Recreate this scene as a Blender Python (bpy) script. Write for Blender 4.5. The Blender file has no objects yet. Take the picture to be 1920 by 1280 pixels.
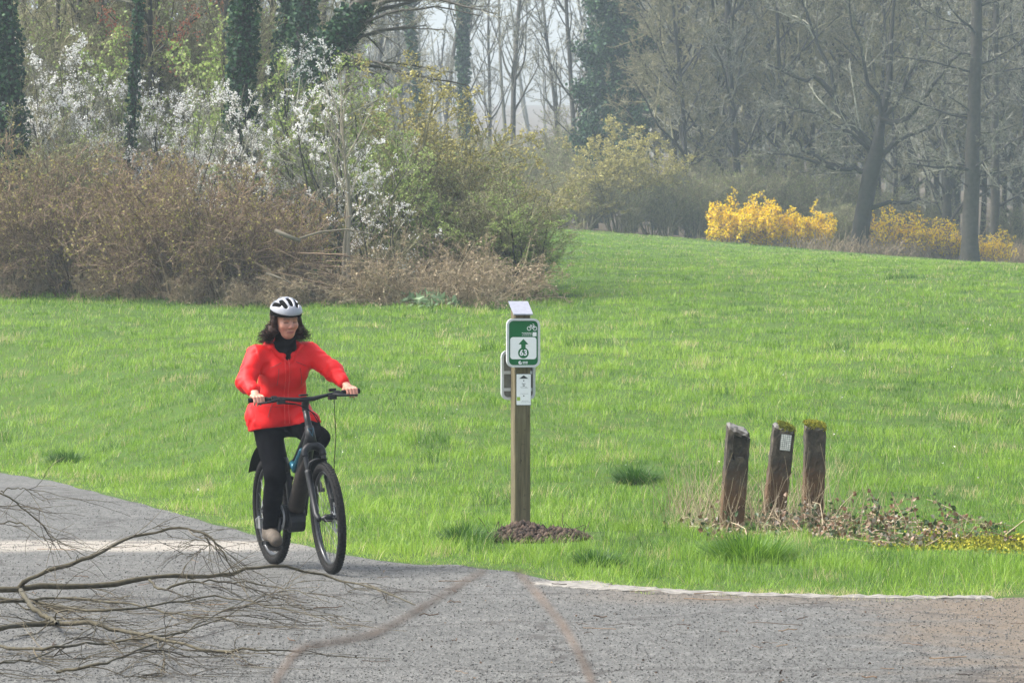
import bpy, math, random
import numpy as np
from mathutils import Vector, Matrix

# ------------------------------------------------------------------ camera, light, exposure
sc = bpy.context.scene
COL = sc.collection
F_PX, CAM_H, HOR = 7950.0, 1.65, 603.0          # focal length in photo pixels, lens height, eye level row
cam_d = bpy.data.cameras.new('camera')
cam = bpy.data.objects.new('camera', cam_d); COL.objects.link(cam)
cam.location = (0, 0, CAM_H); cam.rotation_euler = (math.radians(90), 0, 0)
cam_d.sensor_width = 36.0; cam_d.lens = F_PX / 1920 * 36
cam_d.shift_y = (HOR - 640) / 1920
cam_d.clip_start = 0.1; cam_d.clip_end = 3000
cam_d.dof.use_dof = True; cam_d.dof.focus_distance = 29.0; cam_d.dof.aperture_fstop = 20.0
sc.camera = cam

SUN_EL, SUN_AZ = 54.0, -86.0                     # azimuth measured from straight ahead (+Y), clockwise
world = bpy.data.worlds.new('World'); sc.world = world; world.use_nodes = True
wn = world.node_tree; bg = wn.nodes['Background']
sky = wn.nodes.new('ShaderNodeTexSky'); sky.sky_type = 'NISHITA'; sky.sun_disc = False
sky.sun_elevation = math.radians(SUN_EL); sky.sun_rotation = math.radians(SUN_AZ)
sky.dust_density = 5.0; sky.air_density = 1.0; sky.ozone_density = 1.0
hs = wn.nodes.new('ShaderNodeHueSaturation'); hs.inputs['Saturation'].default_value = 0.6
wn.links.new(sky.outputs[0], hs.inputs['Color']); wn.links.new(hs.outputs[0], bg.inputs['Color'])
bg.inputs['Strength'].default_value = 0.15
sun_d = bpy.data.lights.new('sun', 'SUN'); sun_d.energy = 2.5; sun_d.angle = math.radians(18); sun_d.color = (1.0, 0.965, 0.91)
sun = bpy.data.objects.new('sun', sun_d); COL.objects.link(sun)
_el, _az = math.radians(SUN_EL), math.radians(SUN_AZ)
_dir = Vector((math.sin(_az) * math.cos(_el), math.cos(_az) * math.cos(_el), math.sin(_el)))
sun.rotation_euler = _dir.to_track_quat('Z', 'Y').to_euler()
sc.view_settings.view_transform = 'Standard'; sc.view_settings.look = 'None'
sc.view_settings.exposure = 1.3; sc.view_settings.gamma = 1.0; sc.view_settings.use_curve_mapping = False
try:
    sc.cycles.max_bounces = 6; sc.cycles.transparent_max_bounces = 4; sc.cycles.volume_bounces = 1
    sc.cycles.diffuse_bounces = 3; sc.cycles.glossy_bounces = 2
except Exception: pass

# ------------------------------------------------------------------ helpers
R_ = np.random.RandomState
def nrm(a): return a / np.maximum(np.linalg.norm(a, axis=-1, keepdims=True), 1e-9)
def sstep(a, b, x):
    t = np.clip((x - a) / (b - a), 0, 1); return t * t * (3 - 2 * t)

class Geo:
    def __init__(s): s.V = []; s.Q = []; s.T3 = []; s.T = []; s.n = 0
    def add(s, v, quads=None, tris=None, tint=0.5, mat=0):
        v = np.asarray(v, np.float32).reshape(-1, 3); n = len(v)
        s.V.append(v); s.T.append(np.broadcast_to(np.asarray(tint, np.float32), (n,)).copy())
        if quads is not None and len(quads): s.Q.append((np.asarray(quads, np.int64).reshape(-1, 4) + s.n, mat))
        if tris is not None and len(tris): s.T3.append((np.asarray(tris, np.int64).reshape(-1, 3) + s.n, mat))
        s.n += n; return s
    def xform(s, fn): s.V = [np.asarray(fn(v), np.float32) for v in s.V]; return s
    def build(s, name, mats, parent=None, smooth=False, loc=None):
        me = bpy.data.meshes.new(name)
        V = np.concatenate(s.V); T = np.concatenate(s.T)
        me.vertices.add(len(V)); me.vertices.foreach_set('co', V.ravel())
        nq = sum(len(q) for q, m in s.Q); nt = sum(len(t) for t, m in s.T3)
        loops = np.concatenate([q.ravel() for q, m in s.Q] + [t.ravel() for t, m in s.T3]).astype(np.int32)
        start = np.concatenate([np.arange(nq) * 4, nq * 4 + np.arange(nt) * 3]).astype(np.int32)
        me.loops.add(len(loops)); me.loops.foreach_set('vertex_index', loops)
        me.polygons.add(nq + nt); me.polygons.foreach_set('loop_start', start)
        if not isinstance(mats, (list, tuple)): mats = [mats]
        for m in mats: me.materials.append(m)
        if len(mats) > 1:
            mi = np.concatenate([np.full(len(q), m) for q, m in s.Q] + [np.full(len(t), m) for t, m in s.T3]).astype(np.int32)
            me.polygons.foreach_set('material_index', mi)
        me.polygons.foreach_set('use_smooth', np.full(nq + nt, bool(smooth) or nq + nt > 4000))
        a = me.attributes.new('tint', 'FLOAT', 'POINT'); a.data.foreach_set('value', T)
        me.update(calc_edges=True)
        o = bpy.data.objects.new(name, me); COL.objects.link(o)
        if parent is not None: o.parent = parent
        if loc is not None: o.location = loc
        return o

def tag(o, label=None, cat=None, group=None, kind=None):
    if label: o['label'] = label
    if cat: o['category'] = cat
    if group: o['group'] = group
    if kind: o['kind'] = kind
    return o
def empty(name, loc=(0, 0, 0), rot=(0, 0, 0), scale=1.0):
    o = bpy.data.objects.new(name, None); COL.objects.link(o)
    o.location = loc; o.rotation_euler = rot; o.scale = (scale,) * 3 if np.isscalar(scale) else scale
    o.empty_display_size = 0.1
    return o
def dup(root, loc, rz=0.0, scale=1.0):
    c = root.copy(); COL.objects.link(c); c.location = loc; c.rotation_euler = (0, 0, rz)
    c.scale = (scale,) * 3 if np.isscalar(scale) else scale
    for ch in list(root.children):
        d = ch.copy(); COL.objects.link(d); d.parent = c
        for g in list(ch.children):
            e = g.copy(); COL.objects.link(e); e.parent = d
    return c

def tubes(geo, P, R, sides=3, tint=0.5, mat=0, cap=False):
    P = np.asarray(P, float); R = np.asarray(R, float)
    if P.ndim == 2: P = P[None]; R = R[None]
    B, n, _ = P.shape
    T = np.empty_like(P); T[:, 1:-1] = P[:, 2:] - P[:, :-2]; T[:, 0] = P[:, 1] - P[:, 0]; T[:, -1] = P[:, -1] - P[:, -2]
    T = nrm(T); m = np.abs(nrm(P[:, -1] - P[:, 0]))
    ref = np.eye(3)[np.argmin(m, axis=1)][:, None, :]
    U = nrm(np.cross(T, ref)); W = np.cross(T, U)
    a = np.arange(sides) * 2 * np.pi / sides
    V = P[:, :, None, :] + R[:, :, None, None] * (np.cos(a)[None, None, :, None] * U[:, :, None, :] + np.sin(a)[None, None, :, None] * W[:, :, None, :])
    b = (np.arange(B) * n * sides)[:, None, None]; i = (np.arange(n - 1) * sides)[None, :, None]; k = np.arange(sides)[None, None, :]; k2 = (k + 1) % sides
    q = np.stack([b + i + k, b + i + k2, b + i + sides + k2, b + i + sides + k], -1).reshape(-1, 4)
    tt = np.asarray(tint, float)
    if tt.ndim == 1 and len(tt) == B: tt = np.repeat(tt, n * sides)
    tris = None
    vv = V.reshape(-1, 3)
    if cap:
        base = len(vv); vv = np.concatenate([vv, P[:, 0], P[:, -1]])
        kk = np.arange(sides); tr = []
        for bb in range(B):
            o0 = bb * n * sides; o1 = o0 + (n - 1) * sides
            tr.append(np.stack([np.full(sides, base + bb), o0 + (kk + 1) % sides, o0 + kk], -1))
            tr.append(np.stack([np.full(sides, base + B + bb), o1 + kk, o1 + (kk + 1) % sides], -1))
        tris = np.concatenate(tr)
        if tt.ndim == 1: tt = float(tt.mean())
    geo.add(vv, q, tris, tt, mat)

def poly(rng, P0, D0, L, n, wig=0.15, trop=(0, 0, 0), bend=None):
    """grow polylines: start points, directions and lengths -> (B,n,3)"""
    P0 = np.asarray(P0, float); d = nrm(np.asarray(D0, float)); L = np.asarray(L, float)
    B = len(P0); P = np.empty((B, n, 3)); P[:, 0] = P0; st = (L / (n - 1))[:, None]; trop = np.asarray(trop, float)
    for i in range(1, n):
        d = nrm(d + rng.randn(B, 3) * wig + trop); P[:, i] = P[:, i - 1] + d * st
    return P
def sprout(rng, P, R, per, tr=(0.3, 1.0), ang=(0.5, 1.1), L=0.5, n=4, wig=0.15, trop=(0, 0, 0), rr=0.02, rmin=0.003, tip=0.4, absL=False, flat=None):
    B, m, _ = P.shape; plen = np.linalg.norm(np.diff(P, axis=1), axis=2).sum(1)
    idx = np.repeat(np.arange(B), per); N = len(idx)
    t = rng.uniform(tr[0], tr[1], N) * 0.999; f = t * (m - 1); i = f.astype(int); fr = (f - i)[:, None]
    pos = P[idx, i] * (1 - fr) + P[idx, i + 1] * fr; tan = nrm(P[idx, i + 1] - P[idx, i]); r = R[idx, i] * (1 - fr[:, 0]) + R[idx, i + 1] * fr[:, 0]
    rv = rng.randn(N, 3)
    if flat is not None: rv = rv * np.asarray(flat)
    per_ = nrm(rv - (rv * tan).sum(1, keepdims=True) * tan)
    a = rng.uniform(ang[0], ang[1], N)[:, None]
    d = tan * np.cos(a) + per_ * np.sin(a)
    ln = (L if absL else L * plen[idx] * (1 - 0.55 * t)) * rng.uniform(0.55, 1.25, N)
    C = poly(rng, pos, d, ln, n, wig, trop)
    r0 = np.maximum(np.minimum(r * 0.75, ln * rr), rmin)
    CR = r0[:, None] * np.linspace(1, tip, n)[None]
    return C, np.maximum(CR, rmin * 0.55)
def pts_on(rng, P, N, tr=(0, 1)):
    B, m, _ = P.shape; idx = rng.randint(0, B, N); f = rng.uniform(tr[0], tr[1], N) * (m - 1) * 0.999; i = f.astype(int); fr = (f - i)[:, None]
    return P[idx, i] * (1 - fr) + P[idx, i + 1] * fr
def leaves(geo, rng, pts, size, tint=None, elong=1.3, jit=0.0, down=0.0, mat=0, up=0.0):
    """small folded diamond faces, one per point"""
    N = len(pts); s = size * rng.uniform(0.6, 1.35, N)[:, None]
    a = rng.randn(N, 3); a[:, 2] += up - down; a = nrm(a); b = nrm(np.cross(a, rng.randn(N, 3)))
    c = np.cross(a, b) * s * 0.18
    p = pts + rng.randn(N, 3) * jit
    V = np.stack([p, p + a * s * elong * 0.5 + b * s * 0.5 + c, p + a * s * elong, p + a * s * elong * 0.5 - b * s * 0.5 + c], 1)
    if tint is None: tint = rng.rand(N)
    q = (np.arange(N) * 4)[:, None] + np.arange(4)[None]
    geo.add(V.reshape(-1, 3), q, None, np.repeat(tint, 4), mat)

def box(geo, c, s, tint=0.5, mat=0, rot=None):
    v = np.array([[x, y, z] for x in (-.5, .5) for y in (-.5, .5) for z in (-.5, .5)]) * np.asarray(s)
    if rot is not None: v = v @ np.asarray(rot).T
    q = [[0, 1, 3, 2], [4, 6, 7, 5], [0, 4, 5, 1], [2, 3, 7, 6], [0, 2, 6, 4], [1, 5, 7, 3]]
    geo.add(v + np.asarray(c), q, None, tint, mat)
def rrect(w, h, r, n=6):
    p = []
    for cx, cz, a0 in ((w/2-r, h/2-r, 0), (-w/2+r, h/2-r, 90), (-w/2+r, -h/2+r, 180), (w/2-r, -h/2+r, 270)):
        for i in range(n + 1):
            a = math.radians(a0 + 90 * i / n); p.append((cx + r * math.cos(a), cz + r * math.sin(a)))
    return np.array(p)
def plate(geo, outline, y0, y1, cx=0, cz=0, mat=0, tint=0.5):
    """outline (x,z) extruded from y0 (front) to y1 (back)"""
    o = np.asarray(outline, float); n = len(o)
    f = np.stack([o[:, 0] + cx, np.full(n, y0), o[:, 1] + cz], 1); b = f.copy(); b[:, 1] = y1
    c0 = f.mean(0); c1 = b.mean(0); v = np.concatenate([f, b, [c0], [c1]]); k = np.arange(n); k2 = (k + 1) % n
    geo.add(v, np.stack([k, n + k, n + k2, k2], 1), np.concatenate([np.stack([np.full(n, 2*n), k, k2], 1), np.stack([np.full(n, 2*n+1), n + k2, n + k], 1)]), tint, mat)
def ringplate(geo, o1, o2, y0, y1, cx=0, cz=0, mat=0):
    """frame between outlines o1 (outer) and o2 (inner), extruded"""
    n = len(o1); f = lambda o, y: np.stack([o[:, 0] + cx, np.full(n, y), o[:, 1] + cz], 1)
    v = np.concatenate([f(o1, y0), f(o2, y0), f(o1, y1), f(o2, y1)]); k = np.arange(n); k2 = (k + 1) % n
    q = [np.stack([k, n+k, n+k2, k2], 1), np.stack([2*n+k, 2*n+k2, 3*n+k2, 3*n+k], 1), np.stack([k, k2, 2*n+k2, 2*n+k], 1), np.stack([n+k, 3*n+k, 3*n+k2, n+k2], 1)]
    geo.add(v, np.concatenate(q), None, 0.5, mat)

# ---- materials
def newmat(name):
    m = bpy.data.materials.new(name); m.use_nodes = True; nt = m.node_tree
    return m, nt, nt.nodes['Principled BSDF']
def N(nt, typ, **kw):
    n = nt.nodes.new(typ)
    for k, v in kw.items(): setattr(n, k, v)
    return n
def ramp(nt, fac, stops):
    r = N(nt, 'ShaderNodeValToRGB'); e = r.color_ramp.elements
    while len(e) < len(stops): e.new(0.5)
    for el, (p, c) in zip(e, stops): el.position = p; el.color = (*c, 1) if len(c) == 3 else c
    nt.links.new(fac, r.inputs['Fac']); return r.outputs['Color']
def noise(nt, scale, detail=4, rough=0.55, vec=None, dist=0.0):
    n = N(nt, 'ShaderNodeTexNoise'); n.inputs['Scale'].default_value = scale; n.inputs['Detail'].default_value = detail; n.inputs['Roughness'].default_value = rough
    n.inputs['Distortion'].default_value = dist
    if vec is None:
        tc = N(nt, 'ShaderNodeTexCoord'); vec = tc.outputs['Object']
    nt.links.new(vec, n.inputs['Vector']); return n.outputs['Fac']
def mixc(nt, fac, a, b, blend='MIX'):
    m = N(nt, 'ShaderNodeMix', data_type='RGBA', blend_type=blend)
    if isinstance(fac, (int, float)): m.inputs[0].default_value = fac
    else: nt.links.new(fac, m.inputs[0])
    for s, v in ((6, a), (7, b)):
        if isinstance(v, (tuple, list)): m.inputs[s].default_value = (*v[:3], 1)
        else: nt.links.new(v, m.inputs[s])
    return m.outputs[2]
def bump(nt, bs, h, strength=0.3, dist=0.01):
    b = N(nt, 'ShaderNodeBump'); b.inputs['Strength'].default_value = strength; b.inputs['Distance'].default_value = dist
    nt.links.new(h, b.inputs['Height']); nt.links.new(b.outputs[0], bs.inputs['Normal'])
def tint_mat(name, stops, rough=0.7, transl=0.0, spec=0.3, nscale=None):
    """colour from the per-piece 'tint' attribute; optional translucency for leaves"""
    m, nt, bs = newmat(name); at = N(nt, 'ShaderNodeAttribute', attribute_name='tint')
    c = ramp(nt, at.outputs['Fac'], stops)
    if nscale:
        f = noise(nt, nscale, 5); c = mixc(nt, 1.0, c, ramp(nt, f, [(0.3, (0.55,)*3), (0.7, (1.4,)*3)]), 'MULTIPLY')
    nt.links.new(c, bs.inputs['Base Color']); bs.inputs['Roughness'].default_value = rough; bs.inputs['Specular IOR Level'].default_value = spec
    if transl > 0:
        tr = N(nt, 'ShaderNodeBsdfTranslucent'); nt.links.new(c, tr.inputs['Color'])
        mx = N(nt, 'ShaderNodeMixShader'); mx.inputs[0].default_value = transl
        out = nt.nodes['Material Output']
        nt.links.new(bs.outputs[0], mx.inputs[1]); nt.links.new(tr.outputs[0], mx.inputs[2]); nt.links.new(mx.outputs[0], out.inputs['Surface'])
    return m
def plain(name, col, rough=0.5, metal=0.0, spec=0.5, nscale=40, amt=0.25, bmp=0.0):
    m, nt, bs = newmat(name); f = noise(nt, nscale, 5)
    c = mixc(nt, 1.0, col, ramp(nt, f, [(0.3, (1 - amt,)*3), (0.7, (1 + amt,)*3)]), 'MULTIPLY')
    nt.links.new(c, bs.inputs['Base Color']); bs.inputs['Roughness'].default_value = rough; bs.inputs['Metallic'].default_value = metal; bs.inputs['Specular IOR Level'].default_value = spec
    if bmp: bump(nt, bs, f, bmp, 0.01)
    return m

# ------------------------------------------------------------------ terrain
EDGE_PX = [(-700, 838), (-350, 858), (0, 886), (100, 903), (200, 928), (300, 955), (400, 982), (480, 1003), (560, 1022), (650, 1043), (750, 1056), (860, 1060), (960, 1072), (1050, 1094), (1150, 1103), (1300, 1113), (1500, 1119), (1700, 1122), (1860, 1122), (1960, 1117), (2300, 1100)]
def flat(u, v): d = CAM_H * F_PX / (v - HOR); return ((u - 960) * d / F_PX, d)
EDGE = np.array([flat(u, v) for u, v in EDGE_PX])
def edge_y(x): return np.interp(x, EDGE[:, 0], EDGE[:, 1])
_ys = np.linspace(-100, 900, 10001)
_sl = 0.0475 * sstep(29, 40, _ys) - 0.0131 * sstep(78, 95, _ys) - 0.005 * sstep(168, 182, _ys) + 0.035 * sstep(240, 300, _ys)
_zs = np.cumsum(_sl) * (_ys[1] - _ys[0])
def ground_z(x, y, rough=True):
    x = np.asarray(x, float); y = np.asarray(y, float)
    z = np.interp(y, _ys, _zs)
    y0 = np.maximum(edge_y(x) + 1.2, 27.5)
    s = sstep(0, 13, y - y0)
    z = z * s
    z = z - 0.078 * sstep(85, 170, y) * np.clip(x - 2.0, -3, 60) * (1 - sstep(185, 260, y))
    if rough:
        b = 0.05 * np.sin(x * 1.3 + 0.7 * y) * np.sin(y * 0.9 + 1.1) + 0.04 * np.sin(x * 2.9 + 1.7) * np.sin(y * 1.7 - x * 0.6) + 0.03 * np.sin(4.3 * x + y) * np.sin(3.1 * y)
        b = b * 0.7
    z = z + b * sstep(0.8, 6, y - y0 + 1) * (1 - 0.75 * sstep(70, 120, y))
    return z
_gy = np.concatenate([np.linspace(17, 60, 6000), np.linspace(60.01, 400, 9000)])
def gp(u, v):
    """point where the line of sight through photo pixel (u,v) meets the ground"""
    x = (u - 960) * _gy / F_PX; zr = CAM_H - (v - HOR) * _gy / F_PX
    k = np.argmax(zr <= ground_z(x, _gy))
    return Vector((x[k], _gy[k], float(ground_z(x[k], _gy[k]))))
def at(u, d, z=None):
    x = (u - 960) * d / F_PX
    return Vector((x, d, float(ground_z(x, d)) if z is None else z))
def pp(u, v, d): return np.array(((u - 960) * d / F_PX, d, CAM_H - (v - HOR) * d / F_PX))
# ------------------------------------------------------------------ ground, road, kerb
def grid_mesh(name, xs, ys, zf, mat, kind='structure'):
    X, Y = np.meshgrid(xs, ys, indexing='ij'); Z = zf(X, Y); nx, ny = X.shape
    v = np.stack([X, Y, Z], -1).reshape(-1, 3); i = np.arange(nx * ny).reshape(nx, ny)
    q = np.stack([i[:-1, :-1], i[1:, :-1], i[1:, 1:], i[:-1, 1:]], -1).reshape(-1, 4)
    g = Geo(); g.add(v, q); o = g.build(name, mat, smooth=True); return tag(o, kind=kind)

def ground_mat():
    m, nt, bs = newmat('meadow_soil'); tc = N(nt, 'ShaderNodeTexCoord'); sp = N(nt, 'ShaderNodeSeparateXYZ'); nt.links.new(tc.outputs['Object'], sp.inputs[0])
    f1 = noise(nt, 0.6, 6); f2 = noise(nt, 9, 5)
    grass = mixc(nt, f1, (0.035, 0.075, 0.011), (0.06, 0.115, 0.018))
    grass = mixc(nt, ramp(nt, f2, [(0.45, (0,)*3), (0.75, (0.6,)*3)]), grass, (0.10, 0.09, 0.035))
    leaf = mixc(nt, f2, (0.055, 0.043, 0.03), (0.12, 0.095, 0.065))
    md = N(nt, 'ShaderNodeMapRange'); md.inputs[1].default_value = 168; md.inputs[2].default_value = 176; nt.links.new(sp.outputs['Y'], md.inputs[0])
    c = mixc(nt, md.outputs[0], grass, leaf)
    nt.links.new(c, bs.inputs['Base Color']); bs.inputs['Roughness'].default_value = 0.95; bs.inputs['Specular IOR Level'].default_value = 0.1
    bump(nt, bs, f2, 0.6, 0.05); return m
t = np.linspace(-1, 1, 191); gx = np.sinh(t * 5.2) / np.sinh(5.2) * 620
gy = np.concatenate([np.linspace(-120, 18, 20), np.linspace(19, 60, 130), np.linspace(60.6, 180, 140), np.linspace(182, 320, 50), np.linspace(330, 800, 30)])
grid_mesh('ground', gx, gy, ground_z, ground_mat())

def road_mat():
    m, nt, bs = newmat('old_asphalt'); tc = N(nt, 'ShaderNodeTexCoord'); sp = N(nt, 'ShaderNodeSeparateXYZ'); nt.links.new(tc.outputs['Object'], sp.inputs[0])
    ob = tc.outputs['Object']
    fine = noise(nt, 75, 3, 0.7, ob); mpn = N(nt, 'ShaderNodeMapping'); mpn.inputs['Scale'].default_value = (1, 0.3, 1); nt.links.new(ob, mpn.inputs[0]); mid = noise(nt, 12, 5, 0.65, mpn.outputs[0]); big = noise(nt, 0.8, 5, 0.6, ob)
    vo = N(nt, 'ShaderNodeTexVoronoi'); vo.inputs['Scale'].default_value = 60; nt.links.new(ob, vo.inputs['Vector'])
    c = mixc(nt, big, (0.062, 0.062, 0.057), (0.124, 0.123, 0.114))
    c = mixc(nt, 0.85, c, ramp(nt, fine, [(0.3, (0.5,)*3), (0.5, (1,)*3), (0.68, (1.7,)*3)]), 'MULTIPLY')
    mp2 = N(nt, 'ShaderNodeMapping'); mp2.inputs['Scale'].default_value = (1, 0.12, 1); nt.links.new(ob, mp2.inputs[0]); spk = noise(nt, 55, 3, 0.75, mp2.outputs[0])
    c = mixc(nt, 0.6, c, ramp(nt, spk, [(0.3, (0.45,)*3), (0.46, (0.95,)*3), (0.56, (1.05,)*3), (0.7, (1.75,)*3)]), 'MULTIPLY')
    c = mixc(nt, 0.8, c, ramp(nt, mid, [(0.3, (0.62,)*3), (0.68, (1.3,)*3)]), 'MULTIPLY')
    # brown dirt washed over the right end and along the kerb
    def math_(op, a, b=None):
        n = N(nt, 'ShaderNodeMath', operation=op)
        for s, v in ((0, a), (1, b)):
            if v is None: continue
            if isinstance(v, (int, float)): n.inputs[s].default_value = v
            else: nt.links.new(v, n.inputs[s])
        return n.outputs[0]
    wob = math_('MULTIPLY', math_('SUBTRACT', noise(nt, 1.6, 6, 0.65, ob), 0.5), 2.6)
    dx = math_('ADD', math_('SUBTRACT', sp.outputs['X'], 2.15), wob)
    d1 = N(nt, 'ShaderNodeMapRange', interpolation_type='SMOOTHSTEP'); d1.inputs[1].default_value = -0.5; d1.inputs[2].default_value = 0.7; nt.links.new(dx, d1.inputs[0])
    dy = math_('ADD', math_('SUBTRACT', sp.outputs['Y'], 25.2), math_('MULTIPLY', wob, 0.25))
    d2 = N(nt, 'ShaderNodeMapRange', interpolation_type='SMOOTHSTEP'); d2.inputs[1].default_value = -0.9; d2.inputs[2].default_value = 0.2; nt.links.new(dy, d2.inputs[0])
    rx = N(nt, 'ShaderNodeMapRange', interpolation_type='SMOOTHSTEP'); rx.inputs[1].default_value = 0.0; rx.inputs[2].default_value = 1.2; nt.links.new(sp.outputs['X'], rx.inputs[0])
    dd = math_('MULTIPLY', math_('MAXIMUM', d1.outputs[0], math_('MULTIPLY', math_('MULTIPLY', d2.outputs[0], rx.outputs[0]), 0.65)), 0.85)
    dirt = mixc(nt, mid, (0.075, 0.056, 0.037), (0.17, 0.131, 0.090)); dirt = mixc(nt, 0.7, dirt, ramp(nt, fine, [(0.3, (0.55,)*3), (0.7, (1.5,)*3)]), 'MULTIPLY')
    c = mixc(nt, dd, c, dirt)
    # pale worn band across the left arm
    by = math_('SUBTRACT', sp.outputs['Y'], math_('ADD', math_('MULTIPLY', sp.outputs['X'], 0.05), 31.35))
    by = math_('ABSOLUTE', math_('ADD', by, math_('MULTIPLY', wob, 0.28)))
    b1 = N(nt, 'ShaderNodeMapRange', interpolation_type='SMOOTHSTEP'); b1.inputs[1].default_value = 1.0; b1.inputs[2].default_value = 0.45; nt.links.new(by, b1.inputs[0])
    bx = N(nt, 'ShaderNodeMapRange'); bx.inputs[1].default_value = -1.3; bx.inputs[2].default_value = -2.0; nt.links.new(sp.outputs['X'], bx.inputs[0])
    pale = mixc(nt, mid, (0.20, 0.182, 0.152), (0.33, 0.303, 0.258))
    c = mixc(nt, math_('MULTIPLY', math_('MULTIPLY', b1.outputs[0], bx.outputs[0]), 0.95), c, pale)
    # cracks
    v2 = N(nt, 'ShaderNodeTexVoronoi', feature='DISTANCE_TO_EDGE'); v2.inputs['Scale'].default_value = 0.33
    ds = N(nt, 'ShaderNodeVectorMath', operation='ADD'); nz = N(nt, 'ShaderNodeTexNoise'); nz.inputs['Scale'].default_value = 2.0; nz.inputs['Detail'].default_value = 6; nt.links.new(ob, nz.inputs['Vector'])
    nt.links.new(ob, ds.inputs[0]); nt.links.new(nz.outputs['Color'], ds.inputs[1]); nt.links.new(ds.outputs[0], v2.inputs['Vector'])
    cr = N(nt, 'ShaderNodeMapRange'); cr.inputs[1].default_value = 0.006; cr.inputs[2].default_value = 0.016; nt.links.new(v2.outputs['Distance'], cr.inputs[0])
    c = mixc(nt, math_('MULTIPLY', math_('SUBTRACT', 1.0, cr.outputs[0]), 0.6), c, (0.035, 0.03, 0.026))
    nt.links.new(c, bs.inputs['Base Color']); bs.inputs['Roughness'].default_value = 0.85; bs.inputs['Specular IOR Level'].default_value = 0.25
    h = math_('ADD', math_('MULTIPLY', fine, 0.5), math_('MULTIPLY', vo.outputs['Distance'], 0.5))
    bump(nt, bs, h, 0.7, 0.012); return m
xs = np.linspace(-11.5, 12, 330)
X = np.repeat(xs[:, None], 14, 1); tt = np.linspace(0, 1, 14)[None]
rag = 0.10 * np.sin(xs * 7.1) * np.sin(xs * 3.3 + 1) + 0.06 * np.sin(xs * 17 + 2)
Y = -60 + (edge_y(xs) + rag + 60)[:, None] * (1 - (1 - tt) ** 2.5)
v = np.stack([X, Y, np.full_like(X, 0.004)], -1).reshape(-1, 3); i = np.arange(330 * 14).reshape(330, 14)
g = Geo(); g.add(v, np.stack([i[:-1, :-1], i[1:, :-1], i[1:, 1:], i[:-1, 1:]], -1).reshape(-1, 4)); tag(g.build('road', road_mat()), kind='structure')

# flush concrete edging along the grass at the right
kp = [flat(u, v) for u, v in [(1050, 1093), (1100, 1100), (1160, 1105), (1230, 1109), (1320, 1113.5), (1420, 1117), (1540, 1119.5), (1660, 1121), (1780, 1122), (1862, 1122)]]
kp = np.array(kp); s_ = np.linspace(0, len(kp) - 1, 60); kx = np.interp(s_, np.arange(len(kp)), kp[:, 0]); ky = np.interp(s_, np.arange(len(kp)), kp[:, 1])
tn = np.stack([np.gradient(kx), np.gradient(ky)], 1); tn /= np.linalg.norm(tn, axis=1)[:, None]; nr = np.stack([-tn[:, 1], tn[:, 0]], 1)
rng = R_(5); w = np.interp(kx, [0.2, 0.6, 1.2, 3], [0.42, 0.32, 0.2, 0.15]) * (1 + 0.12 * rng.randn(60))
prof = [(-0.5, -0.05), (-0.5, 0.008), (-0.4, 0.013), (0.4, 0.016), (0.5, 0.008), (0.5, -0.05)]
v = np.stack([np.stack([kx + nr[:, 0] * w * a, ky + nr[:, 1] * w * a, np.full(60, z) + 0.004 * rng.randn(60)], 1) for a, z in prof], 1)
i = np.arange(60 * 6).reshape(60, 6); g = Geo(); g.add(v.reshape(-1, 3), np.stack([i[:-1, :-1], i[1:, :-1], i[1:, 1:], i[:-1, 1:]], -1).reshape(-1, 4))
tag(g.build('kerb', plain('kerb_concrete', (0.19, 0.178, 0.155), 0.9, nscale=18, amt=0.5, bmp=0.5)), kind='structure')

# ------------------------------------------------------------------ grass
HEDGE_PX = [(-500, 520), (0, 548), (120, 553), (250, 560), (430, 566), (560, 566), (700, 566), (880, 560), (930, 540), (960, 500), (1000, 460)]
HEDGE = np.array([tuple(gp(u, v))[:2] for u, v in HEDGE_PX])
def far_edge(x): return 170 + 2.5 * np.sin(x * 0.35)
def value_noise(x, y, s, seed):
    r = R_(seed).rand(64, 64); u = x / s; v = y / s; i = np.floor(u).astype(int); j = np.floor(v).astype(int); a = u - i; b = v - j
    a = a * a * (3 - 2 * a); b = b * b * (3 - 2 * b); g_ = lambda p, q: r[p % 64, q % 64]
    return g_(i, j) * (1 - a) * (1 - b) + g_(i + 1, j) * a * (1 - b) + g_(i, j + 1) * (1 - a) * b + g_(i + 1, j + 1) * a * b
BOL_PX = [(1371, 990), (1449, 977), (1524, 966)]
MOSS_C = gp(1850, 1026)
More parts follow.
